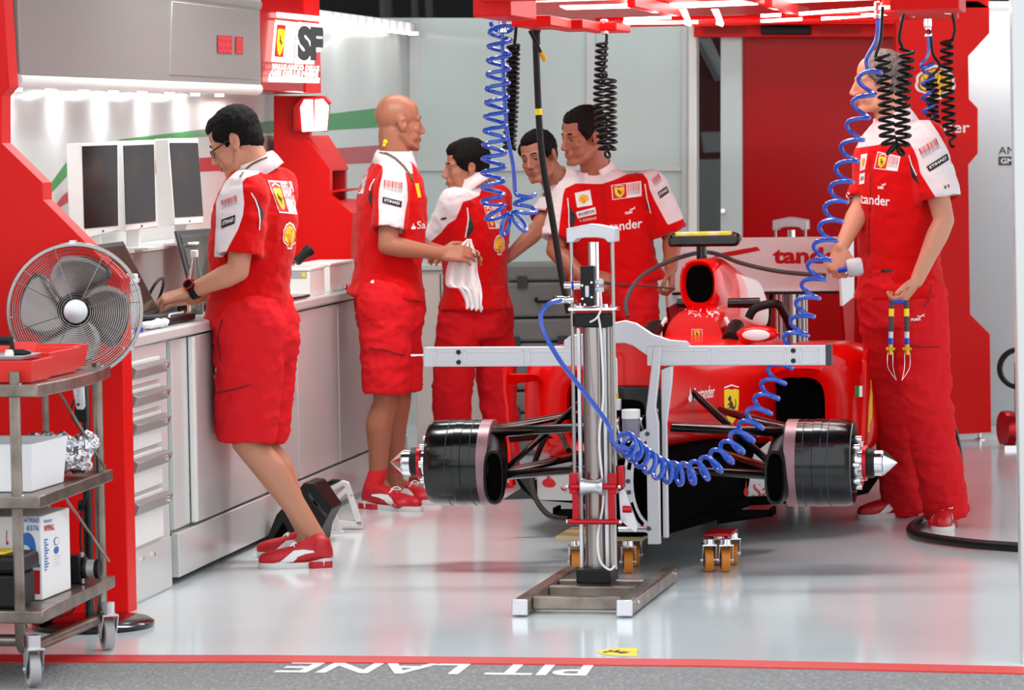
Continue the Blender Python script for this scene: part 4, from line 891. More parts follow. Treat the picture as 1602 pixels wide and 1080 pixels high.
# blue coil running down to the lifting stand
d = 14.0
pts = spline([P(1374, 30, 14.2), P(1371, 62, 14.2), P(1356, 92, 14.2), P(1358, 110, 14.2)], 8)
cl = [(1364, 112), (1358, 128), (1346, 175), (1335, 217), (1326, 254), (1317, 288), (1308, 320), (1300, 350), (1290, 385), (1276, 430), (1262, 475), (1248, 520), (1228, 560), (1212, 595), (1196, 630), (1176, 665), (1155, 692), (1130, 715), (1100, 735), (1065, 742), (1035, 735), (1010, 720), (990, 703), (975, 690)]
cc = [P(x, y, 13.95-.95*(i/23)**1.2) for i, (x, y) in enumerate(cl)]
c2 = coil(cc, [.036, .042], 33, 18, .8, 0.2, .42)
end = spline([P(966, 698, 12.96), P(957, 690, 12.92), P(955, 672, 12.90), P(940, 648, 12.90), P(915, 615, 12.90), P(880, 570, 12.90), P(856, 530, 12.91), P(846, 500, 12.93), P(855, 478, 12.95), P(876, 470, 12.98), P(888, 470, 13.0)], 8)
hose('blue_coil_hose', 'long blue coiled air hose slanting from the gantry to the lifting stand', 'blue', pts+c2+end, .0082, 8, fits=[('coupling', 'chrome', P(1374, 2, 14.2), P(1373, 30, 14.2), .016), ('end_coupling', 'chrome', P(869, 470, 12.985), P(897, 469, 13.0), .014)])
# black coils in front of the right-hand man
d = 14.1
pts = spline([p(1381, 10), p(1378, 60), p(1370, 88), p(1376, 92)], 6)+coil([p(1380, 86), p(1384, 130), p(1387, 170), p(1387, 205), p(1393, 228), p(1405, 236), p(1413, 218), p(1411, 185), p(1413, 140), p(1418, 100), p(1419, 76)], .026, 27, 16, .7)+spline([p(1412, 74), p(1407, 60), p(1412, 30), p(1422, -5)], 6)
hose('black_coil_hose', 'black coiled cable looped over the chest of the right-hand man', 'black', pts, .0062, 8)
d = 15.6
pts = spline([p(1452, 50), p(1452, 85), p(1440, 102), p(1448, 104)], 6)+coil([p(1452, 98), p(1452, 150), p(1454, 185)], .024, 4, 16, .6)
hose('blue_coil_hose', 'short blue coiled hose in front of the yellow scallop emblem', 'blue', pts, .007, 8, fits=[('coupling', 'chrome', p(1451, 28), p(1452, 58), .017)])
pts = spline([p(1456, 50), p(1460, 85), p(1470, 104), p(1452, 124), p(1452, 130)], 6)+coil([p(1457, 126), p(1460, 150), p(1459, 175), p(1462, 192)], .022, 8, 14, .6)
hose('black_coil_hose', 'loose black coiled cable over the yellow scallop emblem', 'black', pts, .006, 8)
pts = spline([p(1488, 15), p(1494, 45), p(1488, 66), p(1480, 66)], 6)+coil([p(1482, 62), p(1481, 110), p(1483, 150), p(1485, 195), p(1486, 214)], .025, 13, 14, .6)+spline([p(1486, 220), p(1488, 228), p(1493, 230)], 4)
hose('black_coil_hose', 'long black coiled cable hanging in front of the red display panel', 'black', pts, .0062, 8)
# dark hose arching over the car, thick hoses on the floor
mb = MB(); mb.tube(spline([P(982, 496, 15.3), P(980, 470, 15.35), P(1000, 436, 15.5), P(1040, 412, 15.7), P(1090, 396, 15.9), P(1120, 397, 16), P(1160, 412, 15.6), P(1220, 425, 15.3), P(1290, 431, 15.0)], 8), .009, 8); mb.build('cable', 'darkgrey', None, label='dark cable arching over the airbox to the right-hand man', cat='cable')
d = 14.6
mb = MB(); mb.tube(spline([P(890, 705, 14.2), P(868, 668, 14.5), P(850, 690, 14.6), P(834, 735, 14.6), P(836, 775, 14.5), P(858, 806, 14.35), P(890, 813, 14.2)], 8), .011, 8); mb.build('black_hose', 'black', None, label='black hose looping under the left suspension behind the lifting stand', cat='hose')
z_ = .022
fl = [P(1462, 600, 16.3), P(1480, 640, 16.2), P(1497, 700, 16.1), P(1499, 745, 16.0), Z0(1486, 800, .03), Z0(1450, 812, z_), Z0(1428, 824, z_), Z0(1428, 834, z_), Z0(1455, 842, z_), Z0(1520, 851, z_), Z0(1598, 857, z_), Z0(1660, 860, z_)]
mb = MB(); mb.tube(spline(fl, 10), .019, 12); mb.build('black_hose', 'black', None, label='thick black hose curling on the floor around the right-hand shoe', cat='hose')
# ================================================================ people
K['shirt'] = mat('red team shirt', (176, 8, 12), 0.8, bump=(20, 0.35, 0.012))
SHIRT = masked('team shirt cloth', (206, 3, 6), [('white_area', (230, 222, 224))], 0.8, bump=(18, 0.35, 0.012))
K['trousers'] = mat('red work trousers', (216, 30, 38), 0.85, spec=0.12, bump=(16, 0.5, 0.015))
K['zip'] = mat('dark red zip', (96, 8, 14), 0.7)
K['collar'] = mat('white collar cloth', (238, 228, 230), 0.85)
K['skin_a'] = mat('skin tanned', (194, 134, 106), 0.5, bump=(150, 0.1, 0.002)); K['skin_b'] = mat('skin deep tan', (164, 102, 76), 0.45)
K['skin_c'] = mat('skin olive', (176, 116, 90), 0.5); K['skin_d'] = mat('skin fair', (198, 140, 112), 0.5)
K['hair_k'] = mat('black hair', (17, 14, 13), 0.75, spec=0.15, bump=(160, 0.8, 0.006)); K['hair_g'] = mat('short grey hair', (112, 106, 104), 0.8, bump=(220, 0.6, 0.004), spot=(60, (80, 74, 72), .4, .6))
K['hair_b'] = mat('dark brown hair', (24, 19, 17), 0.75, spec=0.15, bump=(160, 0.8, 0.006))
K['eye'] = mat('eye white', (158, 148, 142), 0.35); K['iris'] = mat('dark iris', (30, 22, 20), 0.15)
K['lip'] = mat('lip', (160, 92, 82), 0.5); K['sock'] = mat('red sock', (200, 26, 34), 0.9)
K['shoe'] = mat('red shoe mesh', (190, 20, 34), 0.45, bump=(120, 0.2, 0.004)); K['sole'] = mat('white rubber sole', (222, 218, 216), 0.5); K['sole_g'] = mat('silver grey sole', (176, 178, 182), 0.3, 0.3)
K['lanyard'] = mat('brown lanyard', (104, 76, 48), 0.6)
def fold(me, amp, f=(7, 7, 16), seed=0.0, ridge=0.0):
    for v, n in zip(me.vertices, [x.normal.copy() for x in me.vertices]):
        p = V((v.co.x*f[0]+seed, v.co.y*f[1], v.co.z*f[2])); q = noise.noise(p)
        if ridge: q = q*(1-ridge)+ridge*(0.6-2*abs(noise.noise(p*1.3+V((9, 3, 1)))))
        v.co += n*(amp*q)
def poly_sd(poly):
    def f(x, y):
        ins = False; best = 1e9; n = len(poly)
        for i in range(n):
            x0, y0 = poly[i]; x1, y1 = poly[(i+1) % n]
            if (y0 > y) != (y1 > y) and x < (x1-x0)*(y-y0)/(y1-y0)+x0: ins = not ins
            dx, dy = x1-x0, y1-y0; t = max(0, min(1, ((x-x0)*dx+(y-y0)*dy)/max(dx*dx+dy*dy, 1e-9)))
            best = min(best, math.hypot(x-x0-dx*t, y-y0-dy*t))
        return best if ins else -best
    return f
def limb(mb, pts):                              # tapered chain, (point, radius)
    for (a, ra), (b, rb) in zip(pts, pts[1:]): mb.cap(a, ra, b, rb, 16)
def arm_skin(mb, sh, el, wr, k=1.0):
    limb(mb, [(sh, .052*k), (sh.lerp(el, .5), .049*k), (el, .040*k)])
    limb(mb, [(el, .040*k), (el.lerp(wr, .25), .043*k), (el.lerp(wr, .6), .034*k), (wr, .027*k)])
def leg_skin(mb, hip, kn, an, k=1.0, back=None):
    limb(mb, [(hip, .085*k), (kn, .054*k)])
    b = (back or V((0, 0, 0)))*.012
    limb(mb, [(kn, .054*k), (kn.lerp(an, .3)+b*1.6, .060*k), (kn.lerp(an, .6)+b*.8, .046*k), (an, .036*k)])
def hand(mb, wr, d, nrm, thumb, curl=(25, 35, 25), k=1.0, thumb_in=0.4, spread=.0015, per=None):
    """palm and five separate fingers; d runs to the knuckles, nrm out of the back of the hand, thumb is the thumb's side"""
    d = V(d).normalized(); nrm = (V(nrm)-d*V(nrm).dot(d)).normalized(); s = V(thumb); s = (s-d*s.dot(d)-nrm*s.dot(nrm)).normalized()
    Ls = (.070, .078, .073, .058); rs = (.0088, .0090, .0086, .0076)
    for i in range(4):
        w0 = wr+s*((.018-.012*i)*k)+d*.012*k; kn = wr+d*((.092-(.004 if i in (0, 3) else 0)-.004*(i == 3))*k)+s*((.034-.0215*i)*k)+nrm*(.003*k*(i in (1, 2)))
        mb.cap(w0, .017*k, kn, .0118*k, 10)
        if i < 3: mb.cap(w0-s*.006*k, .015*k, kn-s*(.0107*k)-d*.008*k, .0112*k, 8)
        c = per[i] if per else curl; a = 0; p = kn; r = rs[i]*k
        for j, fr in enumerate((.46, .30, .24)):
            a += math.radians(c[j]); dr = d*math.cos(a)-nrm*math.sin(a)+s*((1.5-i)*spread*18)
            q = p+dr.normalized()*(Ls[i]*fr*k); mb.cap(p, r, q, r*.93, 10); p = q; r *= .93
    t0 = wr+s*.026*k+d*.018*k-nrm*.006*k; mb.cap(wr+d*.02*k, .018*k, t0, .016*k, 10)
    v1 = (s*.75+d*.65-nrm*thumb_in*.6).normalized(); t1 = t0+v1*.042*k; mb.cap(t0, .015*k, t1, .0115*k, 10)
    v2 = (s*(.5-thumb_in)+d*.85-nrm*thumb_in).normalized(); t2 = t1+v2*.032*k; mb.cap(t1, .0112*k, t2, .0102*k, 10)
    v3 = (s*(.3-thumb_in)+d*.9-nrm*thumb_in*1.2).normalized(); mb.cap(t2, .0102*k, t2+v3*.026*k, .0085*k, 10)
def head_frame(yaw, pitch, roll): return Matrix.Rotation(math.radians(yaw), 3, 'Z') @ Matrix.Rotation(math.radians(pitch), 3, 'X') @ Matrix.Rotation(math.radians(roll), 3, 'Y')
def head(mb, c, R, k, neck_to):
    """face looks along local -Y; returns the dents to press in"""
    H = lambda x, y, z: c+R @ V((x*k, y*k, z*k)); E = lambda p, r, rot=None: mb.ell(H(*p), tuple(q*k for q in r), R if rot is None else R @ rot, 20, 14); cp_ = lambda a, ra, b, rb: mb.cap(H(*a), ra*k, H(*b), rb*k)
    E((0, .010, .037), (.073, .090, .081)); E((0, -.028, .040), (.064, .056, .064)); E((0, -.034, -.018), (.058, .054, .060))
    E((0, -.032, -.062), (.053, .048, .046)); E((0, -.078, -.093), (.020, .016, .018))
    for s in (-1, 1):
        cp_((s*.054, .004, -.045), .019, (s*.046, -.03, -.082), .016); cp_((s*.046, -.03, -.082), .016, (s*.014, -.076, -.098), .015)
        E((s*.038, -.060, -.024), (.023, .020, .022)); cp_((s*.012, -.083, .022), .010, (s*.044, -.070, .020), .010)
        E((s*.034, -.050, -.052), (.024, .024, .028)); E((s*.011, -.100, -.036), (.0095, .011, .008)); E((s*.032, -.072, -.001), (.0155, .0115, .0125))
        ear = Matrix.Rotation(math.radians(s*18), 3, 'Z') @ Matrix.Rotation(math.radians(-12), 3, 'X')
        E((s*.077, .012, -.002), (.0095, .020, .033), ear); E((s*.073, .006, -.026), (.008, .010, .011), ear)
    cp_((0, -.086, .012), .0085, (0, -.106, -.028), .011); E((0, -.108, -.031), (.0125, .011, .0095))
    cp_((-.016, -.087, -.058), .0068, (.016, -.087, -.058), .0068); cp_((-.014, -.086, -.069), .0078, (.014, -.086, -.069), .0078); E((0, -.082, -.056), (.024, .012, .014))
    mb.cap(H(0, .022, -.040), .060*k, neck_to, .066, 18)
    f = R @ V((0, 1, 0)); d = []
    for s in (-1, 1):
        d += [(H(s*.031, -.085, -.001), .017*k, f*.008*k), (H(s*.084, .006, .002), .015*k, R @ V((-s*.009*k, 0, 0))), (H(s*.010, -.106, -.043), .006*k, R @ V((0, .002*k, .004*k)))]
    return d+[(H(0, -.095, -.0635), .008*k, f*.0035*k), (H(0, -.085, -.083), .014*k, f*.003*k)]
def face_parts(root, c, R, k, hair, style, skin):
    H = lambda x, y, z: c+R @ V((x*k, y*k, z*k))
    for s in (-1, 1):
        mb = MB(); mb.ell(H(s*.031, -.0750, -.001), (.0112*k, .0082*k, .0058*k), R, 14, 10); ey = mb.build('eye', 'eye', root)
        mb = MB(); mb.ell(H(s*.031, -.0810, -.0005), (.0055*k, .0030*k, .0052*k), R, 12, 8); mb.build('iris', 'iris', ey)
        mb = MB(); mb.tube(spline([H(s*.012, -.0885, .022), H(s*.028, -.0855, .026), H(s*.048, -.0705, .021)], 5), [.0032*k]*4+[.0038*k]*4+[.0028*k]*3, 8); mb.build('eyebrow', hair if style != 'bald' else 'hair_b', root)
        mb = MB(); mb.tube(spline([H(s*.018, -.0805, .004), H(s*.031, -.0845, .0062), H(s*.045, -.0745, .003)], 5), .0030*k, 8); mb.build('eyelid', skin, root)
    mb = MB(); mb.tube(spline([H(-.021, -.086, -.0635), H(-.008, -.0945, -.0615), H(0, -.0945, -.0625), H(.008, -.0945, -.0615), H(.021, -.086, -.0635)], 4), .0042*k, 8); mb.tube(spline([H(-.019, -.086, -.066), H(0, -.0955, -.0695), H(.019, -.086, -.066)], 6), .0048*k, 8); mb.build('lips', 'lip', root)
    if style == 'bald': return
    mb = MB(); E = lambda p, r: mb.ell(H(*p), tuple(q*k for q in r), R, 24, 16)
    th = {'crop': .006, 'short': .009, 'thick': .014}[style]
    E((0, .020, .048), (.074+th, .086+th, .075+th)); E((0, .040, .005), (.067+th*.6, .062+th*.6, .062)); E((0, .058, -.03), (.052, .042, .035))
    if style != 'crop': E((0, -.012, .078), (.058+th*.5, .060+th, .036+th))
    if style == 'thick': E((0, -.02, .088), (.055, .06, .036)); E((0, -.045, .072), (.045, .036, .03))
    for s in (-1, 1): mb.cap(H(s*.069, -.020, .03), .012*k, H(s*.0625, -.026, -.006), .006*k); E((s*.062, -.012, .045), (.020, .048, .036))
    me = organic('hair', mb, .006, 3)
    fold(me, .0035*k, (70, 70, 55)); me.materials.append(K[hair]); link_mesh('hair', me, root)
def shoe(root, heel, toe, k=1.0, sock=None, ankle=None, w=.098, parts=True):
    d = toe-heel; d.z = 0; L = d.length; d.normalize(); s = d.cross(Zu); Q = lambda a, b, z: heel+d*(a*L)+s*b+Zu*z
    out = [(.02, .030), (.0, .012), (.0, -.012), (.02, -.030), (.12, -.037), (.35, -.034), (.6, -.045), (.78, -.048), (.92, -.034), (.99, -.014), (1.0, .006), (.96, .028), (.82, .043), (.6, .040), (.35, .031), (.12, .035)]
    mb = MB(); mb.loft([[Q(a*.97+.015, b*.92, .0) for a, b in out], [Q(a, b*1.02, .010) for a, b in out], [Q(a*.985+.005, b*1.03, .022+.014*(a < .3)) for a, b in out]])
    sh = MB(); sh.cap(Q(.12, 0, .055), .036, Q(.45, 0, .050), .037); sh.cap(Q(.45, 0, .05), .037, Q(.80, -.002, .034), .034); sh.cap(Q(.80, -.002, .034), .034, Q(.90, .0, .032), .028)
    sh.cap(Q(.1, 0, .05), .034, Q(.14, 0, .085), .036); sh.cap(Q(.16, 0, .08), .038, Q(.42, 0, .072), .026); sh.ell(Q(.72, .012, .03), (.05, .04, .028), None)
    if ankle is not None: sh.cap(Q(.17, 0, .08), .040, Q(.17, 0, .08).lerp(ankle, .55), .040)
    me = organic('shoe', sh, .007, 5); me.materials.append(K['shoe']); u = link_mesh('shoe', me, root)
    mb.build('sole', 'sole', u, smooth=50)
    m_ = MB(); m_.loft([[Q(a*.34, b*1.05, .0) for a, b in out], [Q(a*.36-.004, b*1.1, .014) for a, b in out], [Q(a*.34, b*1.07, .024) for a, b in out]]); m_.build('heel_pad', 'shoe', u)
    for i in range(4):
        t = .50+.075*i; z = .084-.011*i; m_ = MB(); m_.tube(spline([Q(t, -.022, z-.012), Q(t+.02, 0, z+.004), Q(t+.01, .022, z-.012)], 4), .0032, 6); m_.build('lace', 'print_w', u)
    m_ = MB(); m_.tube(spline([Q(.48, 0, .088), Q(.5, -.03, .096), Q(.56, -.035, .085), Q(.52, -.005, .087)], 5), .0028, 6); m_.build('lace_bow', 'print_w', u)
    bv = bvh_of(sh.mesh('x', []))
    for sd in (-1, 1):                           # white side stripe laid on the upper
        vs = []; fs = []; cur = [(.72, .022), (.62, .026), (.56, .04), (.5, .055), (.38, .062), (.25, .062)]; wd = [.10, .105, .095, .075, .05, .02]
        for (a, z), w_ in zip(cur, wd):
            for q in (-1, 1):
                p0 = Q(a+q*w_*(.9 if z < .05 else .3), sd*.12, z+q*(.0 if z < .05 else w_*.16)); h_ = bv.ray_cast(p0, -s*sd)
                vs.append((h_[0] if h_[0] else Q(a, sd*.04, z))+s*(sd*.003))
        for i in range(len(cur)-1): fs.append((2*i, 2*i+1, 2*i+3, 2*i+2))
        m_ = MB(); m_.add(vs, fs); m_.add([v-s*(sd*.006) for v in vs], [f[::-1] for f in fs]); m_.build('side_stripe', 'print_w', u)
    if sock is not None and ankle is not None:
        m_ = MB(); m_.cap(Q(.17, 0, .09), .041, sock, .040); m_.build('sock', 'sock', root)
    return u
TORSO = [(-.105, 1.10, 1.12), (-.05, 1.05, 1.07), (.0, .99, 1.0), (.10, .93, .95), (.28, .93, .96), (.48, 1.0, 1.02), (.68, 1.05, .98), (.82, 1.0, .84), (.93, .72, .66), (1.0, .40, .50)]
def person(label, o):
    fr = V((o['front'][0], o['front'][1], 0)).normalized(); rt = fr.cross(Zu)
    J = {k: P(*v) for k, v in o['J'].items()}
    base = J['pelvis'].copy(); base.z = 0
    root = thing('person', label, 'person', base)
    pel, nk = J['pelvis'], J['neck']; sp = (nk-pel); L = sp.length; sd = sp.normalized(); k = o.get('k', 1.0)
    hw, hd = o.get('hw', .185)*k, o.get('hd', .135)*k
    sfr = (fr-sd*fr.dot(sd)).normalized(); srt = sfr.cross(sd)
    skin = o['skin']; R = head_frame(*o['head']); hc = J['head']; hk = o.get('hk', 1.0)
    # body: one continuous skin
    mb = MB(); dn = head(mb, hc, R, hk, nk-sd*.02)
    mb.cap(pel+sd*.02, .105*k, pel+sd*L*.66, .10*k); mb.cap(nk-sd*.15-srt*.09, .045, nk-sd*.15+srt*.09, .045); mb.cap(nk-sd*.15, .062, nk-sd*.02, .058)
    for s in 'RL':
        arm_skin(mb, J['sh'+s], J['el'+s], J['wr'+s], k)
        mb.cap(J['sh'+s]-sd*.015, .042, nk-sd*.15, .05)
        h_ = o.get('hand'+s)
        if h_: hand(mb, J['wr'+s], *h_[:3], **(h_[3] if len(h_) > 3 else {}))
        leg_skin(mb, J['hip'+s], J['kn'+s], J['an'+s], k, -fr); mb.cap(J['hip'+s], .09*k, pel, .1*k)
        mb.cap(J['an'+s], .036, J['an'+s]-Zu*.03+fr*.02, .034)
    me = organic('body', mb, o.get('voxel', .0052), 3, .5); dent(me, dn); me.materials.append(K[skin]); body = link_mesh('body', me, root)
    face_parts(root, hc, R, hk, o.get('hair', 'hair_k'), o.get('style', 'short'), skin)
    # shirt
    mb = MB(); rings = []
    for t, a, b in TORSO:
        c = pel+sd*(L*t)+sfr*o.get('belly', 0)*math.sin(max(0, min(1, 1-abs(t-.25)/.35))*1.57)
        rings.append([c+srt*(hw*a*math.cos(q))+sfr*(hd*b*math.sin(q)) for q in [6.2832*i/28 for i in range(28)]])
    mb.loft(rings)
    hem = {}
    for s in 'RL':
        sh, el = J['sh'+s], J['el'+s]; ln = o.get('sleeve', .20)*k; ax = (el-sh).normalized(); rs_ = o.get('sr'+s, o.get('sr', .083))*k
        mb.ell(sh, rs_*.95); mb.cap(sh, rs_*.95, nk-sd*.085+(sh-nk)*.25, .075*k)
        e = sh+ax*ln; mb.lathe([(rs_*.98, 0), (rs_*.98, ln*.6), (rs_*1.0, ln)], sh, ax, 20); hem[s] = (e, ax, rs_)
    me = organic('shirt', mb, .009, 7)
    hol = [(pel-sd*(L*.10), -sd, max(hw, hd))]
    for v in me.vertices:                        # open the cuffs and the hem
        for e, ax, r_ in hem.values():
            q = v.co-e; t = q.dot(ax); rad = (q-ax*t).length
            if -.02 < t < .03 and rad < r_*.86: v.co -= ax*(.03*min(1, (r_*.86-rad)/.012))
    fold(me, .009*k, (8, 8, 10), len(label)*1.7, .6); fold(me, .006*k, (18, 18, 30), 3.1, .5)
    if o.get('white'):
        f_ = poly_sd(o['white']); s_ = P(0, 0, pel.y).y/F
        setattr_f(me, 'white_area', lambda p: f_(*pix(p))*s_)
    me.materials.append(SHIRT); bv = bvh_of(me); sv_, sf_ = [v.co.copy() for v in me.vertices], [tuple(p_.vertices) for p_ in me.polygons]; shirt = link_mesh('shirt', me, root)
    # collar
    nd = (hc+R @ V((0, .02*hk, -.08*hk))-nk).normalized(); nd = (nd*.6+sd*.4).normalized()
    cf = (fr-nd*fr.dot(nd)).normalized(); cr = cf.cross(nd); rows = []
    prof = [(.062, .012), (.066, .052), (.072, .057), (.082, .040), (.094, .004)]
    n = 26; gap = o.get('collar_gap', 22); m_ = MB(); vs = []; fs = []
    for i in range(n+1):
        a = math.radians(90+gap+(360-2*gap)*i/n); fl = abs(i-n/2)/(n/2)
        for r_, z in prof: vs.append(nk-nd*.018+(cr*math.cos(a)+cf*(math.sin(a)*1.05))*(r_*k)+nd*((z-.022*fl*(z < .05)-.012*fl)*k))
    m = len(prof)
    for i in range(n):
        for j in range(m-1): fs.append((i*m+j, i*m+j+1, (i+1)*m+j+1, (i+1)*m+j))
    m_.add(vs, fs); 
    cv_, cf_ = list(m_.v), list(m_.f); co = m_.build('collar', 'collar', root); q = co.modifiers.new('thick', 'SOLIDIFY'); q.thickness = .005; q.offset = 0
    # trousers or shorts
    mb = MB(); up = pel+sd*.02; tw, td = o.get('tw', .165)*k, o.get('td', .125)*k; z0 = o.get('waist', .05)
    hipc = (J['hipR']+J['hipL'])/2
    mb.loft([[c+rt*(tw*a*math.cos(q))+fr*(td*b*math.sin(q)) for q in [6.2832*i/24 for i in range(24)]] for c, a, b in ((pel+sd*z0, .93, .93), (pel.lerp(hipc, .5), 1.02, 1.03), (hipc-Zu*.05, 1.0, 1.05), (hipc-Zu*.12, .9, .95))])
    lg = {}
    for s in 'RL':
        hp, kn, an = J['hip'+s], J['kn'+s], J['an'+s]; a, b, c = o.get('legr', (.105, .095, .085))
        if o.get('long'):
            limb(mb, [(hp, a*k), (hp.lerp(kn, .5), (a+b)/2*k), (kn, b*k)]); hm = kn.lerp(an, o.get('hemt', .95)); ax = (hm-kn).normalized(); l2 = (hm-kn).length
            mb.ell(kn, b*k); mb.lathe([(b*k, 0), ((b+c)/2*k*.97, l2*.5), (c*k, l2)], kn, ax, 20); lg[s] = (hm, ax, c*k)
        else:
            hm = hp.lerp(kn, o.get('hemt', .95)); ax = (hm-hp).normalized(); l2 = (hm-hp).length
            mb.ell(hp, a*k); mb.lathe([(a*k, 0), ((a+b)/2*k, l2*.5), (b*k, l2)], hp, ax, 22); lg[s] = (hm, ax, b*k)
    me = organic('trousers', mb, .009, 7)
    for v in me.vertices:
        for e, ax, r_ in lg.values():
            q = v.co-e; t = q.dot(ax); rad = (q-ax*t).length
            if -.02 < t < .03 and rad < r_*.87: v.co -= ax*(.04*min(1, (r_*.87-rad)/.012))
    fold(me, .013*k, (8, 8, 11), 11+len(label)*1.3, .65); fold(me, .007*k, (17, 17, 34), 5.1, .6)
    me.materials.append(K['trousers']); tbv = bvh_of(me); tr = link_mesh('trousers' if o.get('long') else 'shorts', me, root)
    for s in 'RL':
        if o.get('shoe'+s):
            hl, to = [Z0(*q) for q in o['shoe'+s]]; u = shoe(root, hl, to, ankle=J['an'+s], sock=(J['an'+s].lerp(J['kn'+s], o.get('sock', .12)) if o.get('sock') else None))
    for name, lay, quad, where in o.get('prints', []):
        decal(name, lay, quad, hit(bv if where == 's' else tbv), shirt if where == 's' else tr, maxlen=3.5, base=.0028)
    return root, dict(lbv=BVHTree.FromPolygons(sv_+cv_, sf_+[tuple(i+len(sv_) for i in f) for f in cf_]), J=J, body=body, shirt=shirt, tr=tr, bv=bv, tbv=tbv, R=R, hc=hc, hk=hk, nk=nk, sd=sd, fr=fr, srt=srt, sfr=sfr)
ID = lambda x, y: (x, y)
def line(pts, w_):                               # a thin strip through pixel points
    out = []
    for (x0, y0), (x1, y1) in zip(pts, pts[1:]):
        d = math.hypot(x1-x0, y1-y0); nx, ny = -(y1-y0)/d*w_, (x1-x0)/d*w_; out.append([(x0-nx, y0-ny), (x1-nx, y1-ny), (x1+nx, y1+ny), (x0+nx, y0+ny)])
    return out
def strips(pts, w_, m, lv=1): return [(q, m, lv) for q in line(pts, w_)]
# ---- the man leaning on the worktop
dA = 14.25
rA, A = person('person with black hair and glasses in red shorts leaning on the worktop', dict(
    front=(-.97, .24), skin='skin_a', hair='hair_k', style='short', head=(-98, 27, 0), hk=1.02, hd=.158, hw=.185, sleeve=.235, sr=.088, belly=.012,
    J=dict(pelvis=(393, 490, dA), neck=(402, 262, dA), head=(369, 222, dA), shL=(383, 302, dA-.17), shR=(432, 295, dA+.18), elL=(373, 424, dA-.22), wrL=(293, 458, dA-.18), elR=(392, 430, dA+.2), wrR=(300, 468, dA+.1),
           hipL=(392, 512, dA-.09), hipR=(411, 508, dA+.09), knL=(384, 690, dA-.08), knR=(404, 690, dA+.10), anL=(497, 846, dA-.06), anR=(482, 838, dA+.14)),
    handL=((-1, 0, -.28), (-.2, -.35, .9), (-.1, .9, -.2), dict(curl=(28, 40, 30))), handR=((-1, 0, -.1), (0, .3, .9), (0, -.9, 0), dict(curl=(25, 40, 30))),
    shoeL=((520, 887), (404, 890)), shoeR=((505, 872), (402, 872)), legr=(.138, .112, .1), tw=.16, td=.155, hemt=1.0, waist=.07,
    white=[(352,285),(376,262),(398,248),(411,254),(412,264),(404,272),(385,278),(379,285),(380,298),(382,317),(380,337),(372,360),(362,378),(350,402),(335,402),(338,345),(338,316),(344,300)],
    prints=[('sleeve_bars', L_bars(), [(347, 329), (372, 320), (371, 305), (346, 314)], 's'), ('sleeve_badge', L_blackbar('ETIHAD'), [(346, 358), (367, 350), (368, 336), (346, 344)], 's'),
            ('back_patch', L_shield_patch(), [(437, 333), (469, 336), (456, 284), (419, 282)], 's'), ('scallop_badge', L_shell(), pq(443, 346, 464, 394), 's'),
            ('collar_badge', [(rect(), 'print_k', 1)], [(422, 266), (434, 266), (430, 257), (418, 256)], 's'),
            ('side_wedge', [([(399, 307), (411, 328), (413, 336), (408, 356), (406, 340), (404, 325)], 'print_k', 1)]+strips([(393, 302), (400, 313), (405, 328), (407, 345), (406, 360)], .9, 'print_w', 2), ID, 's'),
            ('leaping_cat', L_puma(), pq(329, 575, 339, 592), 't'), ('pocket_zip', strips([(334, 616), (360, 611), (394, 602)], 1.0, 'zip'), ID, 't'), ('pocket_seam', strips([(347, 500), (340, 530), (345, 566)], .8, 'zip'), ID, 't')]))
H = lambda x, y, z, q=A: q['hc']+q['R'] @ (V((x, y, z))*q['hk'])
gl = MB()
for s in (-1, 1):
    gl.tube([H(s*.032+.021*math.cos(a), -.093-.0*abs(math.cos(a)), -.004+.015*math.sin(a)) for a in [6.2832*i/16 for i in range(16)]], .0016, 6, closed=True)
    gl.tube([H(s*.053, -.092, .004), H(s*.074, -.055, .006), H(s*.079, .004, .012)], .0028, 6)
gl.tube([H(-.011, -.096, 0), H(0, -.1, .004), H(.011, -.096, 0)], .0018, 6); gl.build('glasses', 'blackgloss', rA)
w0 = A['J']['wrL'].lerp(A['J']['elL'], .12); wd = (A['J']['elL']-A['J']['wrL']).normalized()
mb = MB(); mb.lathe([(.033, -.012), (.036, -.012), (.036, .012), (.033, .012)], w0, wd, 24); wa = mb.build('wrist_watch', 'black', rA)
wn = (V((-.3, -.75, .5))-wd*V((-.3, -.75, .5)).dot(wd)).normalized()
mb = MB(); mb.cyl(w0+wn*.032, w0+wn*.045, .021, 24); mb.build('case', 'blackgloss', wa)
mb = MB(); mb.lathe([(.016, 0), (.021, 0), (.021, .002), (.016, .002), (.016, 0)], w0+wn*.0455, wn, 24, cap=False); mb.build('bezel', 'red_ano', wa)
def lanyard(root, q, pts, w_=1.6):
    decal('lanyard', strips(pts, w_, 'lanyard', 3), ID, hit(q['lbv']), root, maxlen=5, base=.006)
lanyard(rA, A, [(375, 277), (383, 266), (394, 257), (408, 250), (419, 246)])
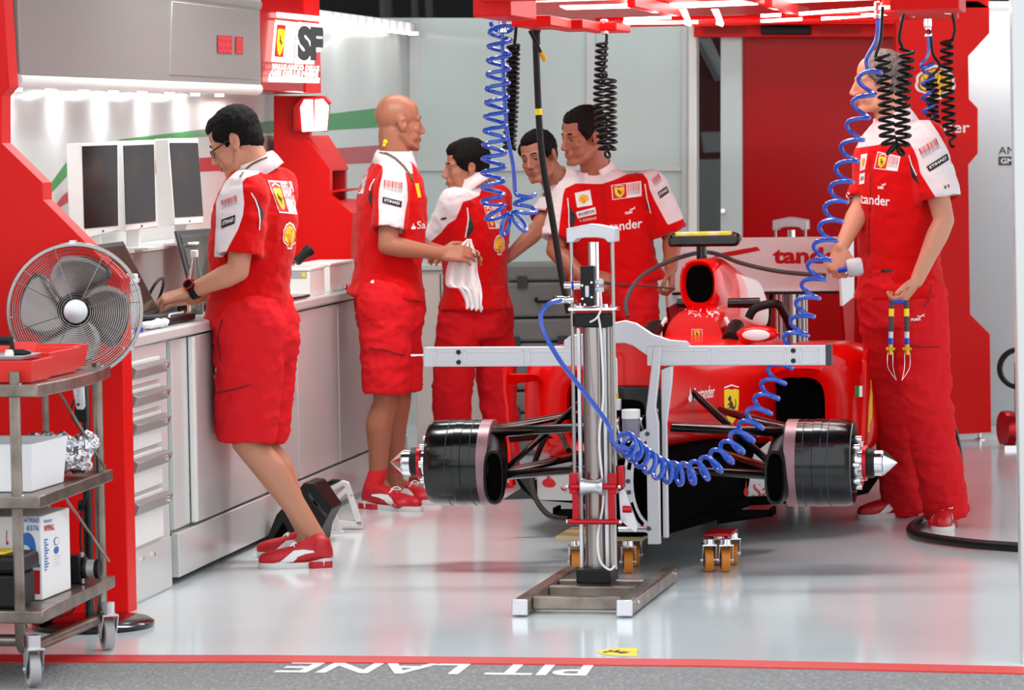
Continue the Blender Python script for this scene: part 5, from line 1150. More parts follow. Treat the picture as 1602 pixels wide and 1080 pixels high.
# ---- the bald man holding a cloth
dB = 16.4
rB, B = person('bald person in red shorts holding a white cloth beside the worktop', dict(
    front=(.96, .28), skin='skin_b', style='bald', head=(112, 2, 0), hk=1.05, hd=.15, hw=.185, sleeve=.20, sr=.078,
    J=dict(pelvis=(605, 445, dB), neck=(618, 248, dB), head=(623, 193, dB), shR=(615, 288, dB-.16), shL=(630, 286, dB+.17), elR=(606, 384, dB-.22), wrR=(690, 397, dB-.18), elL=(640, 385, dB+.2), wrL=(705, 398, dB+.02),
           hipR=(603, 470, dB-.09), hipL=(618, 468, dB+.1), knR=(604, 628, dB-.09), knL=(624, 626, dB+.1), anR=(591, 752, dB-.05), anL=(617, 750, dB+.13)),
    handR=((1, 0, -.03), (-.15, -.85, .55), (0, .3, .9), dict(curl=(22, 30, 20), thumb_in=.25)), handL=((1, -.15, -.1), (0, .8, .5), (0, -.3, .9), dict(curl=(25, 30, 25))),
    shoeR=((568, 795), (660, 801)), shoeL=((598, 786), (690, 790)), sock=.13, legr=(.122, .098, .1), tw=.15, td=.145, hemt=.92, waist=.05,
    white=[(596,230),(586,248),(588,254),(598,260),(599,270),(593,297),(592,316),(593,340),(592,362),(630,366),(634,332),(638,312),(637,288),(634,270),(646,272),(644,256),(618,238)],
    prints=[('sleeve_bars', L_bars(), [(600, 298), (630, 304), (631, 286), (601, 281)], 's'), ('sleeve_badge', L_blackbar('ETIHAD'), [(598, 317), (628, 325), (629, 315), (599, 308)], 's'),
            ('side_wedge', [([(579, 294), (582, 306), (581, 324), (576, 312)], 'print_k', 1)]+strips([(586, 280), (580, 290), (578, 298)], .9, 'print_w', 2), ID, 's'),
            ('back_patch', L_shield_patch(), [(558, 303), (568, 303), (577, 262), (567, 262)], 's'), ('chest_lettering', [(sub(p, 0, .1, .35, .8), 'print_w', 1) for p in FLAME]+L_text('Sa', 'print_w', .01, (.42, .1, 1, 1), 1), [(643, 361), (666, 359), (666, 346), (643, 346)], 's'),
            ('chest_badge', [(rect(), 'yellow', 1)], [(654, 309), (659, 309), (655, 287), (649, 287)], 's'),
            ('pocket_zip', strips([(578, 545), (600, 548), (634, 557)], 1.0, 'zip'), ID, 't'), ('belt_tag', [(rect(), 'print_w', 1)], pq(580, 438, 585, 443), 't')]))
lanyard(rB, B, [(592, 237), (605, 240), (618, 247), (632, 260), (642, 274), (648, 284)])
mb = MB(); mb.ell(P(603, 222, dB-.06), .011); mb.ell(P(601, 227, dB-.06), .008); mb.build('ear_plug', 'yellow', rB)
# cloth in his hand
cl = []; rnd = random.Random(3)
edge_l = [(731, 374), (712, 390), (699, 420), (698, 447), (716, 450), (728, 470), (729, 482)]
edge_r = [(737, 374), (746, 400), (748, 425), (753, 445), (755, 462), (754, 478), (757, 487)]
rows = []
for i, (l, r) in enumerate(zip(spline([V((x, y, 0)) for x, y in edge_l], 4), spline([V((x, y, 0)) for x, y in edge_r], 4))):
    row = []
    for j in range(15):
        t = j/14; q = l.lerp(r, t); dd = dB-.13+.018*math.sin(j*1.5+i*.13)+.010*math.sin(j*2.9+i*.3)
        row.append(P(q.x, q.y+(4*math.sin(j*1.7) if i > 20 else 0), dd))
    rows.append(row)
mb = MB(); n = 15; vs = [p_ for r in rows for p_ in r]; fs = [(i*n+j, i*n+j+1, (i+1)*n+j+1, (i+1)*n+j) for i in range(len(rows)-1) for j in range(n-1)]
mb.add(vs, fs); co = mb.build('cloth', 'paper', None, label='crumpled white cloth hanging from the hand of the bald man', cat='cloth'); q = co.modifiers.new('thick', 'SOLIDIFY'); q.thickness = .004; q = co.modifiers.new('s', 'SUBSURF'); q.levels = q.render_levels = 1
# ---- black-haired man seen from behind
dC = 17.2
rC, CC = person('person with black hair seen from behind in long red trousers beside the bald man', dict(
    front=(-.8, .6), skin='skin_c', hair='hair_k', style='thick', head=(-78, 4, 0), hk=.98, hd=.132, hw=.18, sleeve=.20, sr=.078, long=True,
    J=dict(pelvis=(744, 465, dC), neck=(742, 292, dC), head=(729, 262, dC), shL=(713, 318, dC-.12), shR=(776, 312, dC+.16), elL=(687, 381, dC-.02), wrL=(630, 382, dC+.12), elR=(768, 385, dC+.28), wrR=(720, 398, dC+.38),
           hipL=(722, 488, dC-.05), hipR=(766, 486, dC+.1), knL=(706, 615, dC-.05), knR=(779, 612, dC+.1), anL=(712, 742, dC), anR=(787, 738, dC+.12)),
    handL=((-1, .3, 0), (0, -.6, .8), (0, .5, .6)), handR=((-1, .3, 0), (0, .6, .8), (0, -.5, .6)), shoeL=((722, 771), (640, 762)), shoeR=((795, 764), (715, 754)), legr=(.105, .088, .082), tw=.158, td=.14, hemt=.97, waist=.05,
    white=[(753,296),(750,306),(735,313),(724,316),(720,327),(713,343),(700,351),(690,364),(660,390),(640,350),(670,300),(700,284),(735,284)],
    prints=[('side_wedge', [([(734, 333), (741, 350), (740, 362), (733, 370), (728, 373)], 'print_k', 1)]+strips([(731, 325), (733, 342), (731, 356), (728, 372)], .9, 'print_w', 2), ID, 's'),
            ('sleeve_badge', [(rect(), 'print_k', 1)], [(689, 345), (698, 343), (699, 340), (691, 341)], 's'), ('back_patch', L_shield_patch(), [(765, 358), (788, 358), (780, 322), (757, 322)], 's'),
            ('scallop_badge', L_shell(), pq(773, 366, 790, 402), 's')]))
# ---- man leaning in the back
dD = 17.75
rD, D = person('person with dark hair leaning forward behind the tall man, looking at the camera', dict(
    front=(-.62, -.78), skin='skin_c', hair='hair_k', style='short', head=(-30, 8, -10), hk=1.0, hd=.125, hw=.17, sleeve=.16, sr=.074, long=True,
    J=dict(pelvis=(944, 440, dD+.1), neck=(874, 287, dD), head=(843, 246, dD-.06), shR=(872, 312, dD-.05), shL=(925, 300, dD+.15), elR=(842, 358, dD-.2), wrR=(798, 400, dD-.35), elL=(960, 370, dD), wrL=(965, 440, dD-.1),
           hipR=(930, 470, dD+.1), hipL=(960, 470, dD+.2), knR=(935, 600, dD+.1), knL=(965, 600, dD+.2), anR=(935, 725, dD+.1), anL=(968, 722, dD+.2)),
    handR=((-1, -.2, -.6), (-.5, -.5, .6), (.3, .8, .4)), handL=((0, 0, -1), (1, 0, 0), (0, -1, 0)), shoeR=((940, 738), (920, 757)), shoeL=((975, 735), (965, 755)), tw=.14, td=.12, legr=(.09, .08, .075),
    white=[(871,247),(893,252),(880,267),(874,285),(875,292),(862,312),(850,334),(828,330),(840,300),(852,280),(858,262)],
    prints=[('sleeve_badge', [(rect(), 'print_k', 1)], [(848, 307), (857, 308), (858, 301), (849, 299)], 's'), ('sleeve_bars', L_bars(), [(862, 292), (868, 289), (867, 281), (861, 284)], 's')]))
# ---- tall man in the middle
dE = 17.0
rE, E_ = person('person with dark hair in red shorts behind the lifting stand, looking down', dict(
    front=(-.25, -.97), skin='skin_b', hair='hair_b', style='short', head=(-58, 9, 2), hk=1.06, hd=.135, hw=.20, sleeve=.22, sr=.082,
    J=dict(pelvis=(966, 432, dE), neck=(934, 270, dE), head=(913, 214, dE-.06), shR=(893, 305, dE+.03), shL=(1017, 293, dE-.05), elR=(868, 392, dE-.05), wrR=(920, 441, dE-.26), elL=(1051, 374, dE-.05), wrL=(1050, 420, dE-.18),
           hipR=(942, 452, dE), hipL=(992, 452, dE-.05), knR=(940, 590, dE), knL=(998, 590, dE-.05), anR=(942, 735, dE+.05), anL=(1000, 735, dE)),
    handR=((1, -.1, -.08), (-.2, -.8, .5), (0, .2, .9), dict(curl=(50, 60, 40))), handL=((0, -.25, -1), (1, -.1, 0), (-.2, -1, 0), dict(curl=(45, 55, 40))), shoeR=((945, 752), (935, 782)), shoeL=((1002, 752), (1000, 782)), legr=(.105, .1, .09), hemt=.75, waist=.03, tw=.175,
    white=[(918,250),(895,262),(878,272),(868,290),(858,310),(850,340),(846,385),(872,380),(876,345),(881,305),(884,295),(901,287),(941,288),(960,282),(980,273),(994,270),(1006,272),(1013,281),(1017,298),(1025,315),(1033,330),(1045,352),(1075,340),(1065,310),(1050,285),(1035,258),(1005,246),(965,232),(945,240)],
    prints=[('scallop_badge', [(rect(), 'print_w', 0)]+[(sub(p, .16, .14, .84, .84), m, l+1) for p, m, l in L_shell(False)], [(903, 325), (927, 321), (923, 297), (899, 302)], 's'),
            ('name_bar', L_whitebar('BRIDGESTONE'), [(904, 342), (933, 335), (931, 324), (901, 332)], 's'), ('name_tag', L_text('F. ROMANO', 'print_w', .0), [(908, 348), (933, 343), (933, 339), (907, 344)], 's'),
            ('chest_patch', L_shield_patch(), [(958, 313), (1004, 307), (1003, 283), (956, 290)], 's'), ('leaping_cat', L_puma(), [(978, 336), (994, 333), (994, 323), (978, 327)], 's'),
            ('chest_lettering', L_text('Santander', 'print_w', .015), [(928, 367), (1005, 356), (1005, 341), (926, 352)], 's'),
            ('sleeve_bars', L_bars(), [(1026, 294), (1037, 283), (1031, 271), (1019, 281)], 's'), ('sleeve_badge', L_blackbar('ETIHAD'), [(1033, 311), (1047, 301), (1043, 291), (1029, 301)], 's'),
            ('side_wedge', [([(890, 320), (900, 337), (899, 349), (893, 362)], 'print_k', 1)]+strips([(888, 310), (890, 330), (890, 350), (892, 365)], .8, 'print_w', 2), ID, 's'), ('side_wedge', [([(1010, 308), (1017, 322), (1018, 333), (1012, 326)], 'print_k', 1)]+strips([(1009, 288), (1012, 310), (1018, 334)], .8, 'print_w', 2), ID, 's'),
            ('front_placket', strips([(941, 288), (945, 330), (952, 380), (955, 425)], .5, 'zip'), ID, 's')]))
mb = MB(); mb.tube([P(934, 442, dE-.32), P(985, 446, dE-.32), P(1056, 452, dE-.28)], [.006, .0035, .0035], 8); mb.cyl(P(930, 441.5, dE-.32), P(955, 443.5, dE-.32), .007); mb.build('rod', 'darkgrey', None, label='thin dark rod held by the man behind the lifting stand', cat='rod')
# ---- man on the right with grey hair
dF_ = 15.1
rF, FF = person('person with short grey hair in long red trousers standing at the right of the car', dict(
    front=(-.74, -.67), skin='skin_d', hair='hair_g', style='crop', head=(-84, 3, 0), hk=1.04, hd=.14, hw=.19, sleeve=.245, sr=.088, srR=.068, long=True,
    J=dict(pelvis=(1408, 440, dF_), neck=(1398, 190, dF_), head=(1376, 130, dF_), shL=(1446, 220, dF_-.13), shR=(1374, 240, dF_+.14), elL=(1477, 345, dF_-.2), wrL=(1434, 440, dF_-.25), elR=(1346, 326, dF_), wrR=(1316, 388, dF_-.12),
           hipL=(1436, 465, dF_-.07), hipR=(1386, 465, dF_+.08), knL=(1450, 628, dF_-.04), knR=(1400, 625, dF_+.3), anL=(1479, 788, dF_+.1), anR=(1414, 776, dF_+.52)),
    handL=((-.62, -.15, -.78), (.75, -.35, -.55), (-.6, -.3, .6), dict(per=[(40, 45, 30), (48, 50, 35), (55, 55, 35), (58, 55, 35)], thumb_in=.1)),
    handR=((-.28, -.25, -.9), (-.45, -.85, .1), (.8, -.45, -.1), dict(curl=(55, 65, 45), thumb_in=.55)),
    shoeL=((1479, 822.5), (1473, 834)), shoeR=((1432, 807), (1342, 814)), legr=(.115, .098, .092), tw=.175, td=.15, hemt=1.1, waist=.05,
    white=[(1364,190),(1325,205),(1325,233),(1345,231),(1372,227),(1384,224),(1400,226),(1422,222),(1430,235),(1436,250),(1440,271),(1450,287),(1462,306),(1466,312),(1510,302),(1498,262),(1483,235),(1468,208),(1453,186),(1446,178),(1420,162),(1380,182)],
    prints=[('sleeve_bars', L_bars(), [(1444, 250), (1473, 232), (1466, 215), (1437, 233)], 's'), ('sleeve_badge', L_blackbar('ETIHAD'), [(1454, 269), (1485, 250), (1482, 240), (1449, 261)], 's'),
            ('flag', [(rect(0, 0, .33, 1), 'print_gr', 1), (rect(.67, 0, 1, 1), 'print_r', 1)], [(1478, 296), (1486, 293), (1485, 288), (1477, 291)], 's'),
            ('chest_patch', L_shield_patch(), [(1367, 264), (1404, 268), (1409, 245), (1373, 237)], 's'),
            ('scallop_badge', [(rect(), 'print_w', 0)]+[(sub(p, .16, .14, .84, .84), m, l+1) for p, m, l in L_shell(False)], [(1345, 268), (1353, 265), (1357, 240), (1347, 242)], 's'),
            ('name_bar', [(rect(), 'print_w', 0)]+L_text('BR', 'print_k', .02, (.2, .3, .9, .7), 1), [(1344, 289), (1352, 287), (1353, 270), (1345, 272)], 's'),
            ('leaping_cat', L_puma(), pq(1373, 286, 1386, 296), 's'), ('chest_lettering', L_text('Santander', 'print_w', .015), [(1322, 316), (1392, 323), (1392, 307), (1322, 300)], 's'),
            ('side_wedge', [([(1422, 253), (1432, 272), (1438, 290), (1426, 277)], 'print_k', 1)]+strips([(1422, 243), (1426, 258), (1434, 275)], .9, 'print_w', 2), ID, 's'),
            ('front_placket', strips([(1360, 240), (1362, 290), (1360, 330), (1358, 400)], .5, 'zip'), ID, 's'),
            ('leaping_cat', L_puma(), [(1425, 503), (1447, 501), (1447, 491), (1425, 493)], 't'), ('pocket_seam', strips([(1420, 542), (1445, 544), (1470, 543)], .7, 'zip')+strips([(1457, 446), (1452, 470), (1446, 482)], .7, 'zip'), ID, 't'),
            ('belt', strips([(1378, 424), (1396, 423)], 2.6, 'print_k')+strips([(1472, 408), (1473, 432)], 3, 'print_k'), ID, 't')]))
# grip tool in his right hand, hose ends in his left hand
gt = thing('air_tool', 'blue handled tool with clear cup in the right-hand man\'s far hand', 'tool', P(1335, 418, dF_-.18))
mb = MB(); mb.cyl(P(1312, 423, dF_-.17), P(1334, 419, dF_-.19), .011, 16); mb.build('handle', 'bluep', gt)
mb = MB(); mb.lathe([(.03, 0), (.036, .01), (.036, .05), (.03, .06)], P(1325, 420, dF_-.19), P(1345, 417, dF_-.19)-P(1325, 420, dF_-.19), 20); mb.build('cup', 'milky', gt)
for i, (x0, x1) in enumerate(((1395, 1393), (1418, 1419))):
    dd = dF_-.36
    t = thing('hose_fitting', ('left' if i == 0 else 'right')+' one of two dark hose ends with brass tips held by the right-hand man', 'hose', P(x0, 470, dd), group=None)
    Q = lambda y, x0=x0, x1=x1, dd=dd: P(x0+(x1-x0)*(y-470)/80, y, dd)
    for nm, m_, y0, y1, r in (('sleeve', 'darkgrey', 470, 519, .0098), ('yellow_band', 'yellow', 483, 495, .0103), ('ferrule', 'alum', 519, 529, .0095), ('blue_nut', 'bluep', 529, 539, .0115)):
        b_ = MB(); b_.cyl(Q(y0), Q(y1), r, 16 if nm != 'blue_nut' else 6); b_.build(nm, m_, t)
    b_ = MB(); b_.cyl(Q(539), Q(555), .009, 12); b_.cyl(Q(546)-V((.017, 0, 0)), Q(546)+V((.017, 0, 0)), .007, 10); b_.cyl(Q(546)+V((0, -.014, 0)), Q(546), .007, 10); b_.build('brass_tip', 'yel_brass', t)
    for sx in (-4, 4):
        b_ = MB(); b_.tube(spline([Q(552)+V((sx*.0025, 0, 0)), P(x1+sx, 575, dd), P(x1+(9 if i == 0 else -8), 595, dd)], 6), .0011, 5); b_.build('safety_wire', 'chrome', t)
b_ = MB(); b_.cyl(P(1397, 473, dF_-.36), P(1417, 473, dF_-.36), .008, 12); b_.build('hose_bridge', 'bluep', None, label='short blue connector between the two hose ends in the near hand', cat='connector')
# ================================================================ left side: fan, trolley, screens, things on the worktop
TD = V((.189, .982, 0)).normalized(); TL = V((-TD.y, TD.x, 0)); TO = V((-1.451, 11.15, 0)); RT = Matrix(((-TL.x, TD.x, 0), (-TL.y, TD.y, 0), (0, 0, 1)))
T = lambda a, b, z: TO+TD*a+TL*b+Zu*z
tr = thing('trolley', 'worn steel three-shelf trolley on casters at the left edge', 'trolley', T(.4, .4, 0))
for b in (0, .88):
    mb = MB(); mb.tube([T(0, b, .925), T(0, b, .20)]+spline([T(0, b, .17), T(.015, b, .115), T(.07, b, .10)], 5)+spline([T(.74, b, .10), T(.80, b, .115), T(.815, b, .17)], 5)+[T(.815, b, .2), T(.815, b, .90)], .0165, 10); fm = mb.build('side_frame', 'steel', tr)
    for z in (.885, .56, .22):
        for a in (0, .815):
            m_ = MB(); m_.cyl(T(a, b-.016, z), T(a, b-.022, z), .007, 10); m_.build('screw', 'chrome', fm)
for z, bow in ((.888, .03), (.562, 0), (.226, 0)):
    mb = MB(); n = 10; edge = [T(-.03+.90*i/n, -.078+.05*i/n-bow*math.sin(math.pi*i/n), z) for i in range(n+1)]
    mb.ext(edge+[T(.87, .95, z), T(-.03, .95, z)], -Zu*.036); mb.build('shelf', 'steel', tr, bevel=.003)
for a, b in ((.0, -.01), (.78, 0), (0, .88), (.78, .88)):
    c = T(a+.02, b-.02, .05); caster(tr, c, .048, wheel='print_g', fork='alu', hub_m='darkgrey', axis=(V((1, .35, 0))).normalized(), up=.055, rear=.02)
for p0, p1 in ((T(.3, -.03, .86), T(.78, -.03, .575)), (T(.35, -.03, .53), T(.80, -.03, .28)), (T(.05, .2, .53), T(.02, -.02, .16)), (T(.62, .25, .87), T(.55, .3, .58))):
    mb = MB(); mb.tube([p0, p1], .0045, 8); mb.build('brace_rod', 'steel', tr)
mb = MB(); mb.tube([T(.815, .17, .87), T(.815, .17, .58)], .010, 8); mb.tube([T(.815, .17, .53), T(.815, .17, .24)], .010, 8); mb.build('rear_post', 'steel', tr)
mb = MB(); mb.tube([T(.05, .0, .13), T(.05, .5, .13)], .018, 12); mb.build('lower_tube', 'steel', tr)
def tbox(name, a0, a1, b0, b1, z0, z1, m, parent=None, bevel=.004, **kw):
    mb = MB(); mb.box(T((a0+a1)/2, (b0+b1)/2, (z0+z1)/2), (b1-b0, a1-a0, z1-z0), RT); return mb.build(name, m, parent, bevel=bevel, **kw)
def tray(name, a0, a1, b0, b1, z0, z1, m, parent, w_=.008, **kw):
    mb = MB(); c = lambda a, b, z: T(a, b, z); t = .012
    o = [(a0+t, b0+t), (a1-t, b0+t), (a1-t, b1-t), (a0+t, b1-t)]; O = [(a0, b0), (a1, b0), (a1, b1), (a0, b1)]; I = [(a0+w_, b0+w_), (a1-w_, b0+w_), (a1-w_, b1-w_), (a0+w_, b1-w_)]
    mb.loft([[c(a, b, z0) for a, b in o], [c(a, b, z1) for a, b in O], [c(a, b, z1) for a, b in I], [c(a*.97+.03*(a0+a1)/2, b*.97+.03*(b0+b1)/2, z0+w_) for a, b in I]]); return mb.build(name, m, parent, bevel=.002, **kw)
rt = thing('tool_box', 'open red plastic tool box with black handle on top of the trolley', 'tool box', T(.3, .1, .888))
tray('front_tray', .02, .22, -.05, .45, .890, .955, 'red_plas', rt)
tray('rear_tray', .25, .56, -.03, .45, .890, .965, 'red_plas', rt)
tray('end_tray', .57, .74, .0, .3, .895, .965, 'red_plas', rt)
mb = MB(); mb.ext([T(.25, .02, .965), T(.25, .45, .965), T(.28, .45, .995), T(.28, .02, .995)], TD*.012); mb.build('lid', 'red_plas', rt)
mb = MB(); mb.tube([T(.18, .065, .95), T(.18, .065, 1.005), T(.18, .5, 1.012)], .014, 8); mb.build('handle', 'black', rt)
tb = tray('clear_lid', .03, .20, -.02, .4, .957, .968, 'milky', rt)
mb = MB(); mb.lathe([(.012, 0), (.014, .01), (.01, .022)], T(.08, .04, .962), Zu, 12); mb.build('plug', 'offwhite', rt)
for b in (.02, .13):
    mb = MB(); mb.ell(T(.12, b, .972), (.035, .02, .012), RT); mb.build('small_part', 'black', rt)
tray('foam_box', .08, .42, -.025, .5, .564, .705, 'foam', None, w_=.02, label='white foam box on the middle trolley shelf', cat='box')
mb = MB(); rnd = random.Random(5)
for i in range(16): mb.ell(T(.50+.18*rnd.random(), -.03+.25*rnd.random(), .61+.06*rnd.random()), (.045, .04, .04), Matrix.Rotation(rnd.random()*3, 3, 'X'), 8, 6)
me = organic('foil', mb, .012, 1); fold(me, .016, (40, 40, 40)); me.materials.append(K['foil']); me.polygons.foreach_set('use_smooth', [False]*len(me.polygons))
mz = min(v.co.z for v in me.vertices); me.transform(Matrix.Translation((0, 0, .566-mz))); link_mesh('foil', me, None, label='crumpled silver foil behind the white foam box', cat='foil')
cb = tbox('carton', .22, .50, .0, .5, .228, .478, 'print_w', None, label='white and blue paper carton on the bottom trolley shelf', cat='box')
pf = flat((T(.22, .2, .3), TD)); ps = flat((T(.3, 0, .3), TL))
decal('carton_print', [(rect(0, 0, 1, .30), 'print_r', 0), (circ(.62, .56, .26, .22), 'print_b', 0), (rect(0, .34, 1, .38), 'print_b', 0), (circ(.55, .48, .2, .14), 'print_w', 1)]+L_text('479060', 'print_b', .01, (.52, .9, .96, .97))+L_text('8376', 'print_b', .01, (.6, .8, .96, .87))+L_text('L', 'print_r', .04, (.0, .62, .07, .8)), [(10, 928), (63, 930), (63, 806), (10, 806)], pf, cb, maxlen=30, far=1)
decal('carton_print', L_text('Industry', 'print_b', .02, (.1, .88, .5, .94))+L_text('WYPALL', 'print_r', .04, (.1, .78, .62, .86))+[(circ(.72, .62, .12, .055, 16), 'print_b', 0), (circ(.72, .62, .1, .045, 16), 'print_w', 1), (circ(.72, .5, .12, .05, 16), 'print_b', 0)]+[(rect(.12, .28+.035*i, .12+.25*((i*7) % 5+3)/8, .30+.035*i), 'print_b', 0) for i in range(12)]+[(rect(.55, .30+.04*i, .9, .305+.04*i), 'print_g', 0) for i in range(4)], [(66, 930), (97, 915), (96, 801), (65, 806)], ps, cb, maxlen=30, far=1)
kb = thing('tool_case', 'black plastic tool case with yellow lid panel on the bottom trolley shelf', 'tool box', T(.1, .2, .228))
tbox('body', .0, .17, .005, .45, .229, .33, 'black', kb, .01); tbox('lid', -.01, .18, -.008, .46, .332, .385, 'black', kb, .014); tbox('lid_panel', .03, .15, .05, .4, .384, .392, 'yellow', kb, .004)
mb = MB(); mb.box(T(-.012, .12, .325), (.05, .012, .05), RT); mb.build('latch', 'darkgrey', kb, bevel=.003)
mt = thing('pump_motor', 'black cylindrical electric unit beside the carton on the bottom trolley shelf', 'motor', T(.68, .0, .228))
mb = MB(); mb.lathe([(.03, 0), (.036, .004), (.036, .10), (.03, .106)], T(.66, .10, .272), -TL, 20); mb.box(T(.66, .05, .272), (.08, .075, .085), RT); mb.build('housing', 'black', mt, bevel=.004)
mb = MB(); mb.lathe([(.028, 0), (.028, .03), (.024, .032)], T(.66, .0, .272), -TL, 20); mb.build('end_band', 'alum', mt)
mb = MB(); mb.lathe([(.031, 0), (.031, .012), (.026, .014)], T(.66, -.032, .272), -TL, 20); mb.build('end_cap', 'black', mt)
mb = MB()
for z in (.228, .31): mb.cyl(T(.62, -.0, z+.003), T(.62, -.0, z+.018), .006, 8)
mb.build('bolt', 'chrome', mt)
# ---- pedestal fan
FC = P(117, 486, 12.56); fn = V((.16, -1, .0)).normalized(); fx = fn.cross(Zu).normalized()*-1; fz = fx.cross(fn)*-1
fx = Zu.cross(fn).normalized(); fz = Zu
FP = lambda x, z, y: FC+fx*x+fz*z+fn*y
BC = Z0(146, 981)
fa = thing('pedestal_fan', 'round steel pedestal fan with chrome wire grille behind the trolley', 'fan', BC)
mb = MB(); mb.lathe([(.195, 0), (.2, .006), (.2, .016), (.185, .026), (.06, .032), (.02, .034)], BC, Zu, 48); mb.build('base', 'blackgloss', fa)
pt = FC-fn*.12; pt = V((BC.x-.01, BC.y+.0, 0))
mb = MB(); mb.tube([V((pt.x, pt.y, .03)), V((pt.x, pt.y, .60))], .016, 14); mb.tube([V((pt.x, pt.y, .56)), V((pt.x, pt.y, .80)), V((FC.x+fn.x*-.13, FC.y-fn.y*.13, FC.z-.08))], .0125, 12); po = mb.build('pole', 'blackgloss', fa)
mb = MB(); mb.cyl(V((pt.x-.03, pt.y, .40)), V((pt.x-.015, pt.y, .40)), .018, 12); mb.build('height_knob', 'black', po)
cpn = P(124, 622, BC.y-.03)
mb = MB(); mb.ext([P(112, 600, BC.y-.03), P(131, 597, BC.y-.03), P(133, 636, BC.y-.03), P(130, 642, BC.y-.03), P(119, 641, BC.y-.03)], V((0, .03, 0))); ctl = mb.build('control_panel', 'alum', fa, bevel=.004)
for y in (604, 611, 618, 625, 633):
    m_ = MB(); q = P(122.5, y, BC.y-.03); m_.cyl(q, q-V((0, .004, 0)), .0055, 12); m_.build('button', 'print_g' if y < 630 else 'darkgrey', ctl)
mb = MB(); mb.box(P(127, 648, BC.y), (.04, .03, .05)); mb.build('panel_socket', 'black', fa, bevel=.004)
mb = MB(); mb.lathe([(.02, -.16), (.055, -.15), (.062, -.10), (.062, -.045), (.05, -.03)], FC, fn, 28); mb.build('motor', 'black', fa)
mb = MB(); mb.lathe([(.212, -.022), (.222, -.022), (.225, 0), (.222, .022), (.212, .022), (.214, 0)], FC, fn, 72, cap=False); rim = mb.build('rim', 'fanwire', fa)
for a in (90, 25, -35, 205):
    m_ = MB(); q = FP(.224*math.cos(math.radians(a)), .224*math.sin(math.radians(a)), 0); m_.box(q, (.02, .05, .012)); m_.build('clip', 'alu', rim)
def grille(rs, wy, nrad, twist, rad_r):
    mb = MB()
    for r in rs:
        y = wy(r); mb.tube([FP(r*math.cos(a), r*math.sin(a), y) for a in [6.2832*i/56 for i in range(56)]], .0011, 5, closed=True)
    for k in range(nrad):
        a = 6.2832*k/nrad+twist; mb.tube([FP(r*math.cos(a), r*math.sin(a), wy(r)) for r in [rs[0]*.9+(.216-rs[0]*.9)*i/8 for i in range(9)]], rad_r, 5)
    return mb
grille([.048+.0071*i for i in range(24)], lambda r: .022+.045*math.sqrt(max(0, 1-(r/.219)**2)), 8, .3, .0016).build('front_grille', 'fanwire', fa)
grille([.07+.0115*i for i in range(13)], lambda r: -.022-.07*math.sqrt(max(0, 1-(r/.219)**2)), 8, .1, .0016).build('rear_grille', 'fanwire', fa)
mb = MB(); mb.lathe([(.038, .058), (.040, .062), (.038, .070), (.02, .074), (.001, .075)], FC, fn, 32); mb.build('badge', 'alu', fa)
for k in range(4):
    a0 = math.radians(100+90*k); mb = MB(); vs = []; nR, nA = 8, 8
    for i in range(nR):
        r = .045+.135*i/(nR-1); wA = math.radians(18+46*math.sin(math.pi*(.25+.6*i/(nR-1)))); sk = -.45*(i/(nR-1))
        for j in range(nA):
            t = j/(nA-1)-.5; a = a0+t*wA*1.5+sk; vs.append(FP(r*math.cos(a), r*math.sin(a), -.004+t*.042))
    fs = [(i*nA+j, i*nA+j+1, (i+1)*nA+j+1, (i+1)*nA+j) for i in range(nR-1) for j in range(nA-1)]
    mb.add(vs, fs); bl_ = mb.build('blade', 'fanblade', fa); q = bl_.modifiers.new('t', 'SOLIDIFY'); q.thickness = .002
mb = MB(); mb.lathe([(.044, -.03), (.046, .0), (.04, .03), (.02, .035)], FC, fn, 28); mb.build('blade_hub', 'darkgrey', fa)
mb = MB(); mb.tube(spline([P(116, 625, BC.y-.02), P(112, 650, BC.y-.03), P(134, 690, BC.y-.03), P(138, 760, BC.y-.03), P(128, 800, BC.y-.03), V((pt.x-.02, pt.y-.03, .25)), V((pt.x+.03, pt.y-.05, .18)), V((pt.x-.03, pt.y-.05, .13)), V((pt.x-.05, pt.y-.06, .06)), V((pt.x-.12, pt.y-.09, .04))], 8), .0035, 7); mb.build('power_cord', 'black', fa)
mb = MB(); mb.lathe([(.01, 0), (.017, .012), (.017, .05), (.008, .055)], V((pt.x-.11, pt.y-.085, .045)), V((-1, -.3, -.12)), 12); mb.build('plug', 'black', fa)
